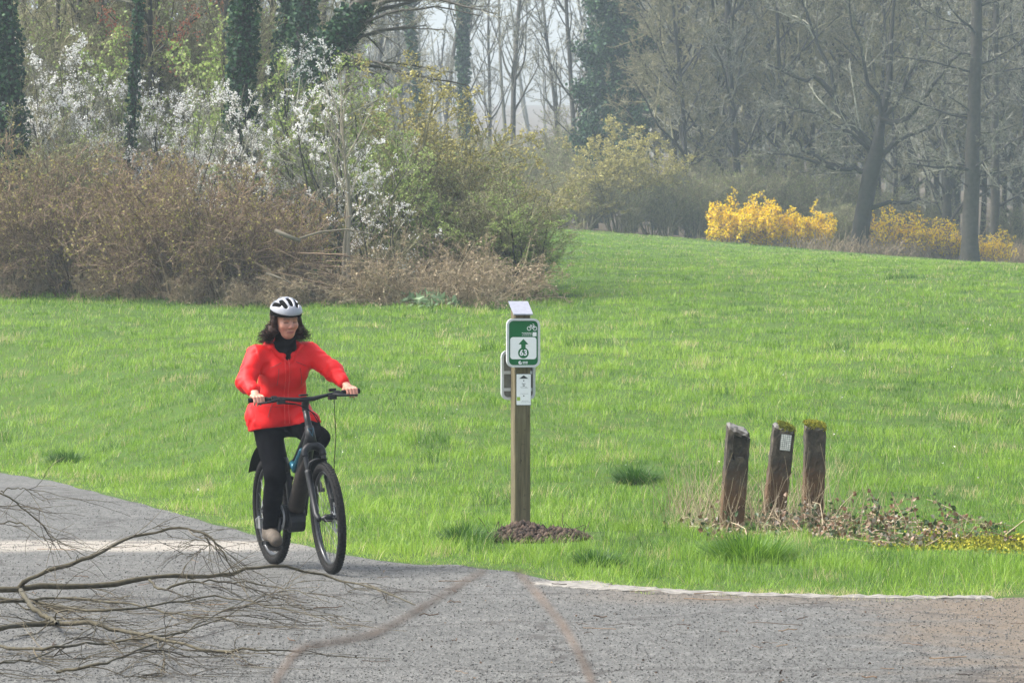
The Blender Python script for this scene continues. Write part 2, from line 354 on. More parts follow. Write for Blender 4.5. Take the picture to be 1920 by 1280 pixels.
def grass_field(NB=800000, seed=3):
    rng = R_(seed); q = 0.12; a, b = 24.7, 174; PER = 13; NC = NB // PER
    cyy = (a ** q + rng.rand(NC) * (b ** q - a ** q)) ** (1 / q); cxx = (rng.rand(NC) * 2 - 1) * (0.137 * cyy + 0.9)
    ci = np.repeat(np.arange(NC), PER); NB = len(ci); cr = (0.028 + 0.045 * rng.rand(NC) ** 2) * (1 + cyy / 70)
    ox, oy = rng.randn(NB) * cr[ci], rng.randn(NB) * cr[ci]; x = cxx[ci] + ox; y = cyy[ci] + oy; oa = np.arctan2(oy, ox)
    chf = np.exp(rng.randn(NC) * 0.28)[ci]; cti = (rng.randn(NC) * 0.105 * (1 - 0.4 * sstep(45, 90, cyy)))[ci]; orad = np.hypot(ox, oy) / cr[ci]
    ed = edge_y(x) + 0.17 * np.sin(x * 9) * np.sin(x * 4.1 + 1) + 0.16 * (value_noise(x, y * 0, 0.18, 9) - 0.5)
    k = (y > ed + 0.02 + 0.12 * rng.rand(NB) ** 2) & (y < far_edge(x) + 2)
    hb = np.interp(x, HEDGE[:, 0], HEDGE[:, 1], right=400)
    k &= (y < hb + 1.2 * rng.rand(NB)) | (x > HEDGE[-1, 0])
    # bare soil heap, bramble litter and moss thin the grass
    pc = gp(985, 1008); k &= ~((((x - pc.x - 0.12) / 0.48) ** 2 + ((y - pc.y + 0.5) / 1.2) ** 2 < 1) & (rng.rand(NB) < 0.95))
    mo = (((x - MOSS_C.x) / 0.62) ** 2 + ((y - MOSS_C.y + 0.4) / 1.7) ** 2) < 1
    k &= ~(mo & (rng.rand(NB) < 0.9))
    for bu, bv in BOL_PX: bp = gp(bu, bv); k &= ~((np.abs(x - bp.x) < 0.16) & (y < bp.y + 0.1) & (y > bp.y - 0.45) & (rng.rand(NB) < 0.75))
    kb = (x > 0.5) & (x < 2.9) & (np.abs(y - ed + 0.10 + 0.5 * np.interp(x, [0.2, 0.6, 1.2, 3], [0.42, 0.32, 0.2, 0.15])) < 0.07) & (value_noise(x, y * 0, 0.13, 22) > 0.45) & (rng.rand(NB) < 0.9); k |= kb
    bc = gp(1600, 1000); br = (((x - bc.x) / 1.05) ** 2 + ((y - bc.y) / 1.7) ** 2) < 1
    k &= ~(br & (rng.rand(NB) < 0.6))
    x, y, ed, oa, chf, cti, orad, hb = x[k], y[k], ed[k], oa[k], chf[k], cti[k], orad[k], hb[k]; k = np.ones(len(x), bool); n = len(x)
    p1 = value_noise(x + 40, y + 9, 1.3, 11); p2 = value_noise(x, y, 0.42, 12); p3 = value_noise(x + 7, y * 0.6, 4.5, 13); p4 = value_noise(x, y, 0.16, 18)
    verge = sstep(0.0, 1.6, y - ed)
    h = (0.035 + 0.075 * p2 ** 1.5 + 0.065 * p1 + 0.045 * p4) * (0.40 + 0.60 * verge) * rng.uniform(0.6, 1.25, n) * chf * 0.62
    h *= 1 - 0.55 * ((x > 2.2) & (y < 32.6) & (y > MOSS_C.y - 2.3))
    for bu, bv in BOL_PX: bp = gp(bu, bv); h *= 1 - 0.5 * ((np.abs(x - bp.x) < 0.4) & (y < bp.y + 0.2) & (y > bp.y - 1.6))
    tus = sstep(0.80, 0.9, value_noise(x + 3, y + 31, 0.55, 14)) * sstep(0.5, 0.62, p1); h *= (1 + 0.7 * tus) * (1 - 0.45 * sstep(50, 130, y))
    h *= 1 + 0.25 * sstep(0.3, 3.5, 4 - np.abs(hb[k] - y)) * (x < 0.5)
    w = np.maximum(0.0028, y * 0.0001) * rng.uniform(0.7, 1.4, n)
    z = ground_z(x, y) - 0.012
    ang = oa + rng.randn(n) * 0.7; lean = (0.12 + 0.55 * np.clip(orad, 0, 1.8) * rng.uniform(0.4, 1.2, n)) * h * (1 + 0.9 * (1 - verge))
    dx, dy = np.cos(ang) * lean, np.sin(ang) * lean
    fa = ang + np.pi / 2 + rng.randn(n) * 0.6; wx, wy = np.cos(fa) * w * 0.5, np.sin(fa) * w * 0.5
    b0 = np.stack([x, y, z], 1); wv = np.stack([wx, wy, 0 * wx], 1)
    m1 = b0 + np.stack([dx * 0.3, dy * 0.3, h * 0.6], 1); tp = b0 + np.stack([dx, dy, h], 1)
    V = np.stack([b0 - wv, b0 + wv, m1 + wv * 0.75, m1 - wv * 0.75, tp], 1)
    tint = 0.47 + 0.20 * (p3 - 0.5) + 0.20 * (p1 - 0.5) + 0.26 * (p2 - 0.5) + rng.randn(n) * 0.08 + cti
    tint -= 0.32 * tus; tint += 0.16 * (1 - verge)
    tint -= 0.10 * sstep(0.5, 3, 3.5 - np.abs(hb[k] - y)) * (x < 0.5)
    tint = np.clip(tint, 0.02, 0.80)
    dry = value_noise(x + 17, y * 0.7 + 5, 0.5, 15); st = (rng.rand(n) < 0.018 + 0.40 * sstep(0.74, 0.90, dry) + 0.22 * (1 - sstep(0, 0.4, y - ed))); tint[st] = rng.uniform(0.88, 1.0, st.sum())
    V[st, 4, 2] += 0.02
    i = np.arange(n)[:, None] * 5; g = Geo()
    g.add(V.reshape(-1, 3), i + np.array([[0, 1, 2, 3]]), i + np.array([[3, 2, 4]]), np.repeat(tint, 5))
    return g
M_GRASS = tint_mat('grass_blades', [(0.0, (0.022, 0.07, 0.010)), (0.25, (0.055, 0.14, 0.013)), (0.5, (0.195, 0.345, 0.030)), (0.8, (0.33, 0.47, 0.06)), (0.9, (0.46, 0.40, 0.17)), (1.0, (0.60, 0.52, 0.30))], rough=0.45, transl=0.35, spec=0.25)
tag(grass_field().build('grass', M_GRASS), kind='stuff')

# small dark tussocks that stand out of the meadow
def tussock(name, p, r, h, n, label, seed, tint=(0.0, 0.28)):
    rng = R_(seed); a = rng.rand(n) * 6.283; rr = r * np.sqrt(rng.rand(n)); b0 = np.stack([np.cos(a) * rr, np.sin(a) * rr * 1.2, np.zeros(n) - 0.02], 1)
    d = np.stack([np.cos(a) * (0.25 + rr / r * 0.8), np.sin(a) * (0.25 + rr / r * 0.8), np.ones(n)], 1) + rng.randn(n, 3) * 0.18
    P = poly(rng, b0, d, h * rng.uniform(0.5, 1.15, n), 4, 0.08, (0, 0, -0.14)); g = Geo()
    s = np.stack([-np.sin(a), np.cos(a), 0 * a], 1)[:, None] * (0.0042 * np.array([1, .9, .6, .1]))[None, :, None]
    V = np.stack([P - s, P + s], 2).reshape(n, 8, 3); i = np.arange(n)[:, None, None] * 8 + (np.arange(3) * 2)[None, :, None]
    g.add(V.reshape(-1, 3), (i + np.array([0, 1, 3, 2])).reshape(-1, 4), None, np.repeat(rng.uniform(*tint, n), 8))
    return tag(g.build(name, M_GRASS, loc=p), label, 'grass tussock')
tussock('grass_tussock', gp(1192, 905), 0.15, 0.24, 700, 'dark green grass tussock alone in the meadow between the signpost and the bollards', 1)
tussock('grass_tussock', gp(875, 1016), 0.15, 0.19, 800, 'dark grass tussock beside the soil heap at the signpost foot', 2)
tussock('grass_tussock', gp(1120, 1060), 0.13, 0.17, 600, 'low dark tussock in the verge just above the start of the pale kerb', 3)
tussock('grass_tussock', gp(1405, 1050), 0.27, 0.26, 1500, 'broad bright green tussock in front of the nearest bollard', 4, (0.2, 0.5))
tussock('grass_tussock', gp(130, 868), 0.2, 0.2, 700, 'dark tussock near the road edge at the far left of the verge', 6)

# tiny pale flowers in the turf, plus blade glints painted as white flecks
rng = R_(21); n = 260; y = 38 + (rng.rand(n) ** 1.5) * 110; x = (rng.rand(n) * 2 - 1) * 0.135 * y
k = (y > edge_y(x) + 0.5) & ((y < np.interp(x, HEDGE[:, 0], HEDGE[:, 1], right=400) - 0.5) | (x > 0.4)); x, y = x[k], y[k]
g = Geo(); leaves(g, rng, np.stack([x, y, ground_z(x, y) + rng.uniform(0.06, 0.2, len(x))], 1), 0.015, elong=1.2, up=0.6)
tag(g.build('flower_glint_flecks', tint_mat('flower_glint_white', [(0, (0.75, 0.74, 0.68)), (0.6, (0.8, 0.8, 0.78)), (1, (0.7, 0.62, 0.35))], 0.5)), kind='stuff')

# loose grit, twigs and leaf bits lying on the road
rng = R_(31); g = Geo(); n = 110000; y = 18.0 + 22 * rng.rand(n) ** 1.6; x = (rng.rand(n) * 2 - 1) * (0.125 * y + 0.5); k = (y < edge_y(x)); x, y = x[k], y[k]; n = len(x)
s = np.minimum(rng.gamma(2.0, 0.0009, n) + 0.0014, 0.007)
oct_ = np.array([[1, 0, 0], [-1, 0, 0], [0, 1, 0], [0, -1, 0], [0, 0, 1], [0, 0, -1]], float); of = np.array([[0, 2, 4], [2, 1, 4], [1, 3, 4], [3, 0, 4], [2, 0, 5], [1, 2, 5], [3, 1, 5], [0, 3, 5]])
V = np.stack([x, y, 0.006 + s * 0.3], 1)[:, None] + oct_[None] * s[:, None, None] * rng.uniform(0.6, 1.3, (n, 6, 1)) * np.array([1.1, 1.1, 0.6])
g.add(V.reshape(-1, 3), None, (np.arange(n)[:, None, None] * 6 + of[None]).reshape(-1, 3), np.repeat(rng.rand(n), 6))
tag(g.build('grit', tint_mat('grit', [(0, (0.055, 0.055, 0.051)), (0.3, (0.085, 0.084, 0.079)), (0.8, (0.145, 0.143, 0.134)), (1, (0.32, 0.305, 0.285))], 0.9)), kind='stuff')
g = Geo(); n = 110; y = 18.5 + 13 * rng.rand(n) ** 1.3; x = (rng.rand(n) * 2 - 1) * 0.125 * y; k = y < edge_y(x) - 0.1; x, y = x[k], y[k]; n = len(x)
a = rng.rand(n) * 6.28; P = poly(rng, np.stack([x, y, np.full(n, 0.012)], 1), np.stack([np.cos(a), np.sin(a) * 1.0, 0 * a], 1), rng.gamma(2, 0.05, n) + 0.04, 5, 0.22); P[:, :, 2] = 0.010 + 0.012 * rng.rand(n, 5)
tubes(g, P, np.repeat(rng.uniform(0.0012, 0.0035, n)[:, None], 5, 1), 4, rng.rand(n))
pn = np.stack([x, y, np.full(n, 0.01)], 1); leaves(g, rng, np.stack([(rng.rand(300) * 2 - 1) * 2.9, 19 + 8 * rng.rand(300), np.full(300, 0.007)], 1), 0.012, rng.rand(300), up=0.0)
tag(g.build('road_litter', tint_mat('litter', [(0, (0.04, 0.028, 0.02)), (0.5, (0.11, 0.07, 0.045)), (1, (0.28, 0.2, 0.13))], 0.9)), kind='stuff')
# ------------------------------------------------------------------ vegetation
M_BARK = tint_mat('grey_bark', [(0, (0.04, 0.036, 0.029)), (0.5, (0.075, 0.068, 0.055)), (1, (0.14, 0.126, 0.10))], 0.9, nscale=7)
M_BARKD = tint_mat('dark_bark', [(0, (0.012, 0.011, 0.009)), (0.5, (0.027, 0.024, 0.019)), (1, (0.055, 0.05, 0.04))], 0.9, nscale=7)
M_TWIG = tint_mat('grey_twigs', [(0, (0.035, 0.032, 0.024)), (0.5, (0.195, 0.192, 0.142)), (1, (0.46, 0.45, 0.35))], 0.85)
M_TWIGO = tint_mat('olive_twigs', [(0, (0.05, 0.046, 0.022)), (0.5, (0.19, 0.175, 0.09)), (1, (0.42, 0.385, 0.23))], 0.85)
M_TWIGB = tint_mat('brown_twigs', [(0, (0.05, 0.03, 0.018)), (0.5, (0.185, 0.122, 0.078)), (1, (0.46, 0.34, 0.22))], 0.85)
M_TAN = tint_mat('dead_stalks', [(0, (0.12, 0.085, 0.05)), (0.5, (0.28, 0.215, 0.13)), (1, (0.52, 0.43, 0.29))], 0.9)
M_IVY = tint_mat('ivy_leaves', [(0, (0.011, 0.03, 0.018)), (0.55, (0.028, 0.075, 0.035)), (0.9, (0.07, 0.15, 0.06)), (1, (0.11, 0.19, 0.08))], 0.6, transl=0.1, spec=0.2)
M_BUD = tint_mat('yellow_green_buds', [(0, (0.18, 0.17, 0.04)), (0.5, (0.33, 0.30, 0.07)), (1, (0.48, 0.43, 0.13))], 0.6, transl=0.3)
M_LEAF = tint_mat('young_leaves', [(0, (0.16, 0.24, 0.05)), (0.5, (0.30, 0.40, 0.10)), (1, (0.46, 0.54, 0.19))], 0.5, transl=0.4)
M_WIL = tint_mat('willow_catkins', [(0, (0.20, 0.18, 0.05)), (0.5, (0.37, 0.33, 0.09)), (1, (0.54, 0.48, 0.17))], 0.6, transl=0.3)
M_BLOS = tint_mat('blackthorn_blossom', [(0, (0.86, 0.85, 0.83)), (0.6, (0.92, 0.91, 0.90)), (1, (0.90, 0.87, 0.82))], 0.6, transl=0.45)
M_FORS = tint_mat('forsythia_flowers', [(0, (0.66, 0.38, 0.003)), (0.5, (0.90, 0.67, 0.004)), (1, (0.94, 0.76, 0.015))], 0.5, transl=0.5)
M_RED = tint_mat('copper_leaves', [(0, (0.27, 0.08, 0.045)), (0.5, (0.45, 0.15, 0.08)), (1, (0.58, 0.26, 0.15))], 0.6, transl=0.3)
M_PALEB = tint_mat('pale_bark', [(0, (0.15, 0.13, 0.095)), (0.5, (0.24, 0.21, 0.16)), (1, (0.36, 0.32, 0.25))], 0.9)

def shrub(seed, h, r0=0.3, ns=24, per=(9, 7, 5), spread=0.45, trop=0.02, thick=0.02, rmin=0.0055, wig=0.13, low=0.12, droop=0.0):
    """many-stemmed bush -> (stem polylines, radii) per level"""
    rng = R_(seed); a = rng.rand(ns) * 6.283; rr = r0 * np.sqrt(rng.rand(ns))
    b = np.stack([np.cos(a) * rr, np.sin(a) * rr, np.full(ns, -0.05)], 1)
    out = np.abs(rng.randn(ns)) * spread; a2 = a + rng.randn(ns) * 0.5
    d = np.stack([np.cos(a2) * out, np.sin(a2) * out, np.ones(ns)], 1)
    P = poly(rng, b, d, h * rng.uniform(0.6, 1.08, ns), 8, wig * 0.7, (0, 0, trop - droop)); Rr = thick * rng.uniform(0.5, 1.2, ns)[:, None] * np.linspace(1, 0.3, 8)[None]
    lv = [(P, Rr)]; L = 0.5
    for k, p in enumerate(per):
        last = k == len(per) - 1
        P, Rr = sprout(rng, P, Rr, p, (low if k == 0 else 0.15, 1.0), (0.35, 1.0), L if not last else 0.55, 4 if last else 5, wig, (0, 0, trop * 0.8 - droop), 0.02, rmin * (0.8 if last else 1.0))
        lv.append((P, Rr)); L = 0.55
    return lv, rng
def lv_geo(lv, rng, lo, hi, sides=(6, 4, 3, 3, 3)):
    g = Geo()
    for k in range(lo, min(hi, len(lv))):
        P, Rr = lv[k]; tubes(g, P, Rr, sides[k], np.clip(rng.rand(len(P)) * 0.8 + 0.1, 0, 1))
    return g
HOLD = {}; FR = {'blossom': 0.25, 'catkins': 0.8}
def pick(rng, P, frac):
    c = P[:, -1]; f = np.sin(c @ [2.1, 1.3, 1.7] + 1) + np.sin(c @ [-1.6, 2.3, 2.9]) + 0.5 * np.sin(c @ [5.1, -4.2, 3.3]) + 0.35 * c[:, 2]; return f > np.quantile(f, 1 - frac)
def make_shrub(key, name, lv, rng, m_stem, m_twig, leafsets=()):
    """prototype: Empty > stems, twigs and leaf sets; the first use takes it, later ones copy it"""
    root = empty(name)
    lv_geo(lv, rng, 0, 1).build('stems', m_stem, root, smooth=True)
    lv_geo(lv, rng, 1, 9).build('twigs', m_twig, root)
    for pname, mat, n, size, lvl, tr, jit, el in leafsets:
        g = Geo(); P = lv[lvl][0]; P = P[pick(rng, P, frac)] if (frac := FR.get(pname)) else P; leaves(g, rng, pts_on(rng, P, n, tr), size, None, el, jit); g.build(pname, mat, root)
    HOLD[key] = [root, False]; return root
def put(key, loc, rz, scale, label, cat, group=None):
    root, used = HOLD[key]
    if not used:
        o = root; o.location = loc; o.rotation_euler = (0, 0, rz); o.scale = (scale,) * 3 if np.isscalar(scale) else scale; HOLD[key][1] = True
    else: o = dup(root, loc, rz, scale)
    o['label'] = label; o['category'] = cat
    if group: o['group'] = group
    elif 'group' in o: del o['group']
    return o

lv, rng = shrub(101, 2.7, 0.5, 34, (9, 6, 5), 0.42, 0.0, 0.016, 0.006, 0.13, 0.08, 0.012)
make_shrub('brownA', 'brown_shrub', lv, rng, M_TWIGB, M_TWIGB, [('buds', M_BUD, 3800, 0.034, 3, (0.2, 1), 0.01, 1.2)])
lv, rng = shrub(102, 2.5, 0.55, 30, (10, 6, 5), 0.55, -0.01, 0.015, 0.006, 0.16, 0.08, 0.02)
make_shrub('brownB', 'brown_shrub', lv, rng, M_TWIGB, M_TWIGB, [('buds', M_BUD, 2800, 0.034, 3, (0.2, 1), 0.01, 1.2)])
lv, rng = shrub(103, 3.4, 0.35, 30, (10, 7, 5), 0.30, 0.03, 0.02, 0.0055, 0.10)
make_shrub('olive', 'olive_shrub', lv, rng, M_TWIGO, M_TWIGO, [('buds', M_LEAF, 3500, 0.028, 3, (0.3, 1), 0.01, 1.2)])
lv, rng = shrub(104, 4.2, 0.4, 18, (9, 7, 5), 0.34, 0.04, 0.035, 0.006, 0.12)
make_shrub('thornA', 'blackthorn_bush', lv, rng, M_BARKD, M_TWIG, [('blossom', M_BLOS, 7500, 0.033, 3, (0.1, 1), 0.018, 1.0)])
lv, rng = shrub(105, 4.6, 0.25, 9, (8, 7, 6), 0.28, 0.05, 0.045, 0.006, 0.13, 0.3)
make_shrub('thornB', 'blackthorn_bush', lv, rng, M_BARKD, M_TWIG, [('blossom', M_BLOS, 4800, 0.036, 3, (0.1, 1), 0.016, 1.0), ('young_leaves', M_LEAF, 900, 0.03, 3, (0.3, 1), 0.02, 1.2)])
lv, rng = shrub(112, 4.0, 0.5, 14, (9, 6, 5), 0.5, 0.03, 0.03, 0.008, 0.13)
make_shrub('thornC', 'blackthorn_bush', lv, rng, M_BARKD, M_TWIGO, [('blossom', M_BLOS, 1100, 0.06, 3, (0.1, 1), 0.03, 1.0)])
lv, rng = shrub(106, 3.9, 0.4, 16, (9, 7, 5), 0.40, 0.03, 0.04, 0.006, 0.12, 0.2)
make_shrub('haw', 'hawthorn_bush', lv, rng, M_BARKD, M_TWIGO, [('young_leaves', M_LEAF, 11000, 0.045, 3, (0.1, 1), 0.03, 1.3)])
lv, rng = shrub(107, 3.9, 0.45, 20, (9, 7, 5), 0.40, 0.03, 0.035, 0.0058, 0.10, 0.25)
make_shrub('willow', 'willow_bush', lv, rng, M_TWIGO, M_TWIGO, [('catkins', M_WIL, 17000, 0.036, 3, (0.3, 1), 0.02, 1.4)])
make_shrub('willowF', 'willow_bush', lv, rng, M_TWIGO, M_TWIGO, [('catkins', M_WIL, 15000, 0.06, 3, (0.2, 1), 0.03, 1.3)])
lv, rng = shrub(108, 1.5, 0.8, 44, (7, 5, 4), 0.95, -0.02, 0.011, 0.0055, 0.2, 0.1, 0.09)
make_shrub('bramble', 'bramble_thicket', lv, rng, M_TAN, M_TAN, [('old_leaves', M_TAN, 700, 0.04, 2, (0.1, 1), 0.03, 1.2)])
lv, rng = shrub(109, 1.65, 0.5, 28, (8, 6, 4), 0.75, 0.0, 0.014, 0.008, 0.12, 0.15, 0.02)
make_shrub('forsA', 'forsythia_bush', lv, rng, M_TWIGB, M_TWIGB, [('flowers', M_FORS, 7000, 0.072, 2, (0.15, 1), 0.05, 1.1)])
lv, rng = shrub(110, 1.6, 0.5, 26, (8, 5, 4), 0.6, 0.0, 0.014, 0.008, 0.14, 0.15, 0.03)
make_shrub('forsB', 'forsythia_bush', lv, rng, M_TWIGB, M_TWIGB, [('flowers', M_FORS, 2400, 0.07, 2, (0.2, 1), 0.05, 1.1)])

def bare_tree(seed, H, r0, nl=16, clear=0.25, ang=(0.6, 1.15), limbL=0.38, per=(7, 7, 8), rmin=0.010, wig=0.12, trop=0.05, lean=(0, 0), taper=0.3, m_twig=None, m_bark=None, name='bare_tree', key=None, flat=None):
    rng = R_(seed); P = poly(rng, [[0, 0, -0.2]], [[lean[0], lean[1], 1]], [H], 16, 0.035, (0, 0, 0.02))
    prof = np.linspace(1, taper, 16); prof[0] *= 1.35; prof[1] *= 1.1
    Rt = (r0 * prof)[None]
    L1, R1 = sprout(rng, P, Rt, nl, (clear, 0.99), ang, limbL, 8, wig, (0, 0, trop), 0.015, 0.014, 0.3, flat=flat)
    root = empty(name); g = Geo(); tubes(g, P, Rt, 10, 0.45); tubes(g, L1, R1, 6, rng.rand(len(L1)) * 0.5 + 0.2); g.build('trunk', m_bark or M_BARK, root, smooth=True)
    g = Geo(); Pk, Rk = L1, R1
    for k, p in enumerate(per):
        Pk, Rk = sprout(rng, Pk, Rk, p, (0.2, 1.0), (0.4, 1.05), 0.5, 5 if k < len(per) - 1 else 4, wig * 1.15, (0, 0, trop * 0.6), 0.018, rmin)
        tubes(g, Pk, Rk, 4 if k == 0 else 3, np.clip(rng.rand(len(Pk)) * 0.8 + 0.1, 0, 1))
    g.build('crown', m_twig or M_TWIG, root)
    if key: HOLD[key] = [root, False]
    return root, P, L1, Pk, rng
bare_tree(201, 19, 0.20, 28, 0.08, (0.6, 1.2), 0.34, (8, 9, 9), 0.0145, key='bareA', m_bark=M_BARKD)
bare_tree(202, 17, 0.15, 30, 0.06, (0.5, 1.1), 0.33, (8, 9, 9), 0.0145, key='bareB', m_twig=M_TWIGO, m_bark=M_BARKD)
bare_tree(203, 21, 0.17, 26, 0.22, (0.45, 0.95), 0.24, (6, 7, 7), 0.009, trop=0.08, key='slim')
bare_tree(204, 11, 0.11, 26, 0.10, (0.5, 1.1), 0.34, (7, 7, 7), 0.009, key='bareC', m_twig=M_TWIGO)

def ivy_leaves(rng, P, Rt, n, size, depth, tr=(0, 1), lump=0.5):
    P0 = np.asarray(P)[0]; m = len(P0); f = rng.uniform(tr[0], tr[1], n) * (m - 1) * 0.999; i = f.astype(int); fr = (f - i)[:, None]
    c = P0[i] * (1 - fr) + P0[i + 1] * fr; r = np.interp(f, np.arange(m), np.asarray(Rt)[0])
    a = rng.rand(n) * 6.283
    lumpf = 1 + lump * (np.sin(a * 2 + f * 3.1) * 0.5 + np.sin(a * 3 - f * 5.3 + 1) * 0.5)
    rad = r + depth * lumpf * np.sqrt(rng.rand(n))
    c = c + np.stack([np.cos(a) * rad, np.sin(a) * rad, rng.randn(n) * 0.05], 1)
    g = Geo(); leaves(g, rng, c, size, np.clip(rng.rand(n) ** 1.4, 0, 1), 1.1, 0, 0.5); return g
def ivy_tree(seed, H, r0, n, size, depth, label, loc, lean=(0, 0), trI=(0, 1), nl=6, clear=0.4, group=None, lump=0.5, m=None, br=0):
    root, P, L1, Pk, rng = bare_tree(seed, H, r0, nl, clear, (0.6, 1.2), 0.22, (5, 5, 4), 0.008, lean=lean, name='ivy_tree', m_bark=M_BARKD)
    Rt = (r0 * np.linspace(1, 0.3, 16))[None]
    g = ivy_leaves(rng, P, Rt, n, size, depth, trI, lump)
    if br: leaves(g, rng, pts_on(rng, L1[L1[:, 0, 2] < H * 0.8], br, (0, 0.75)), size, np.clip(rng.rand(br) ** 1.3, 0, 1), 1.1, 0.22, 0.5)
    g.build('ivy', m or M_IVY, root)
    root.location = loc; return tag(root, label, 'ivy tree', group)

# --- hedge bank at the left, about 75-85 m off
bs = [(-70, 80.5, 1.05, 'brownA', 'red-brown budding shrub cut by the left frame edge at the foot of the hedge'),
      (45, 79.5, 0.98, 'brownB', 'brown thicket shrub beside the left frame edge, in front of the dark ivy trunks'),
      (150, 78.8, 1.0, 'brownA', 'brown budding shrub below the rounded olive shrub'),
      (255, 77.6, 1.03, 'brownB', 'brown shrub below the thin ivy clad trunk'),
      (350, 76.8, 0.98, 'brownA', 'brown budding shrub left of the thick ivy trunk, at the meadow edge'),
      (445, 76.2, 0.98, 'brownB', 'brown shrub just below the foot of the thick ivy trunk'),
      (525, 76.2, 0.72, 'brownA', 'low brown shrub right above the cyclist helmet')]
for k, (u, d, s, key, lab) in enumerate(bs):
    put(key, at(u, d), 1.3 * k, s, lab, 'shrub', 'brown shrubs along the meadow edge')
put('olive', at(130, 80.5), 0.4, 1.0, 'rounded olive green shrub standing among white blossom at the left', 'shrub')
put('olive', at(920, 79.5), 2.0, (1.2, 1.1, 0.66), 'olive twiggy shrub at the right end of the hedge bank', 'shrub')
put('olive', at(835, 81), 4.0, (1.05, 1.05, 0.86), 'olive brown shrub below the yellow willow', 'shrub')
put('olive', at(470, 81), 3.0, (0.9, 0.9, 0.8), 'olive shrub between the thick ivy trunk and the central blossom', 'shrub')
tb = [(15, 84.5, 0.95, 'thornA', 'white blossoming blackthorn in front of the twin ivy trunks at the left edge'),
      (115, 83.5, 1.02, 'thornA', 'tallest blackthorn at the left, its white sprays rising over the olive shrub'),
      (215, 83, 0.9, 'thornA', 'white blackthorn around the foot of the thin ivy trunk'),
      (300, 83, 0.82, 'thornA', 'sparse white blackthorn below the copper leaved tree'),
      (375, 81, 0.80, 'thornA', 'densely blossoming blackthorn just left of the thick ivy trunk'),
      (545, 80, 0.90, 'thornB', 'tall upright blackthorn with white top in the middle of the hedge'),
      (470, 79, 0.74, 'thornB', 'small blackthorn in flower right of the thick ivy trunk'),
      (625, 78, 0.72, 'thornB', 'thinly flowering blackthorn behind the pale sapling'),
      (715, 76.3, 0.50, 'thornC', 'low blackthorn with scattered white flowers right of the pale sapling')]
for k, (u, d, s, key, lab) in enumerate(tb):
    put(key, at(u, d), 0.9 + 1.7 * k, s, lab, 'blackthorn', 'blackthorns in blossom')
put('haw', at(610, 81.5), 0.3, 0.98, 'light green leafing hawthorn right of the central blackthorn', 'hawthorn')
put('haw', at(715, 79), 1.9, 0.74, 'bright green hawthorn below the left side of the yellow willow', 'hawthorn')
put('haw', at(985, 78.8), 3.3, (0.68, 0.68, 0.46), 'low green leafing bush reaching over the meadow at the hedge end', 'hawthorn')
put('haw', at(465, 86), 4.1, 1.15, 'green hawthorn behind the thick ivy trunk', 'hawthorn')
put('haw', at(225, 92), 5.1, 1.15, 'yellowish green bush behind the thin ivy trunk', 'hawthorn')
put('willow', at(765, 83), 0.2, (1.2, 1.2, 1.02), 'yellow willow bush in catkin at the crest of the hedge', 'willow')
put('willow', at(705, 84.5), 3.1, (0.9, 0.9, 0.82), 'yellow green willow behind the pale sapling', 'willow')
put('haw', at(655, 79.5), 2.6, 0.85, 'light green hawthorn immediately behind the pale sapling', 'hawthorn')
put('willow', at(865, 84), 1.4, (0.9, 0.9, 0.66), 'smaller yellow brown willow sloping down to the hedge end', 'willow')
for k, (u, d, s, lab) in enumerate([(780, 75.2, 0.95, 'tan bramble thicket right of the low blackthorn'), (865, 75.0, 0.82, 'tan dead bramble thicket at the meadow edge under the hedge end'), (925, 76.5, 0.8, 'rightmost tan bramble thicket where the hedge meets the slope'),
      (590, 75.3, 0.62, 'low bramble heap beside the foot of the pale sapling'), (700, 75.0, 0.55, 'low bramble heap between sapling and tan thicket'), (495, 74.9, 0.5, 'low pale bramble heap left of the helmet'), (370, 76, 0.48, 'low bramble heap under the brown shrubs, at the grass edge'), (200, 77.6, 0.5, 'low bramble heap at the grass edge further left'), (40, 79, 0.5, 'low bramble heap nearest the left frame edge')]):
    put('bramble', at(u, d), 1.1 * k, s, lab, 'bramble', 'bramble heaps along the meadow edge')

ivy_tree(301, 12, 0.24, 14000, 0.07, 0.12, 'thick trunk wrapped in dark ivy rising from the middle of the hedge', at(428, 80.6), (0.0, 0), (0.0, 1), 5, 0.6)
ivy_tree(302, 11, 0.22, 9000, 0.075, 0.22, 'dark ivy covered trunk cut by the left frame edge', at(2, 82), (0, 0), (0, 1), 4, 0.5)
ivy_tree(303, 11, 0.14, 6000, 0.075, 0.13, 'ivy covered trunk second from the left frame edge', at(47, 82.5), (0, 0), (0, 1), 4, 0.5)
ivy_tree(304, 11, 0.085, 3600, 0.065, 0.05, 'thin straight trunk wrapped in ivy above the white blossom', at(222, 82), (0, 0), (0, 1), 4, 0.5)
ivy_tree(305, 12, 0.20, 8000, 0.08, 0.20, 'ivy trunk behind the white top of the central blackthorn', at(543, 92), (0.0, 0), (0.2, 1), 6, 0.5)
ivy_tree(306, 11, 0.09, 4500, 0.08, 0.15, 'slim ivy trunk between the thick ivy trunk and the central one', at(487, 95), (0, 0), (0.2, 1), 5, 0.5)

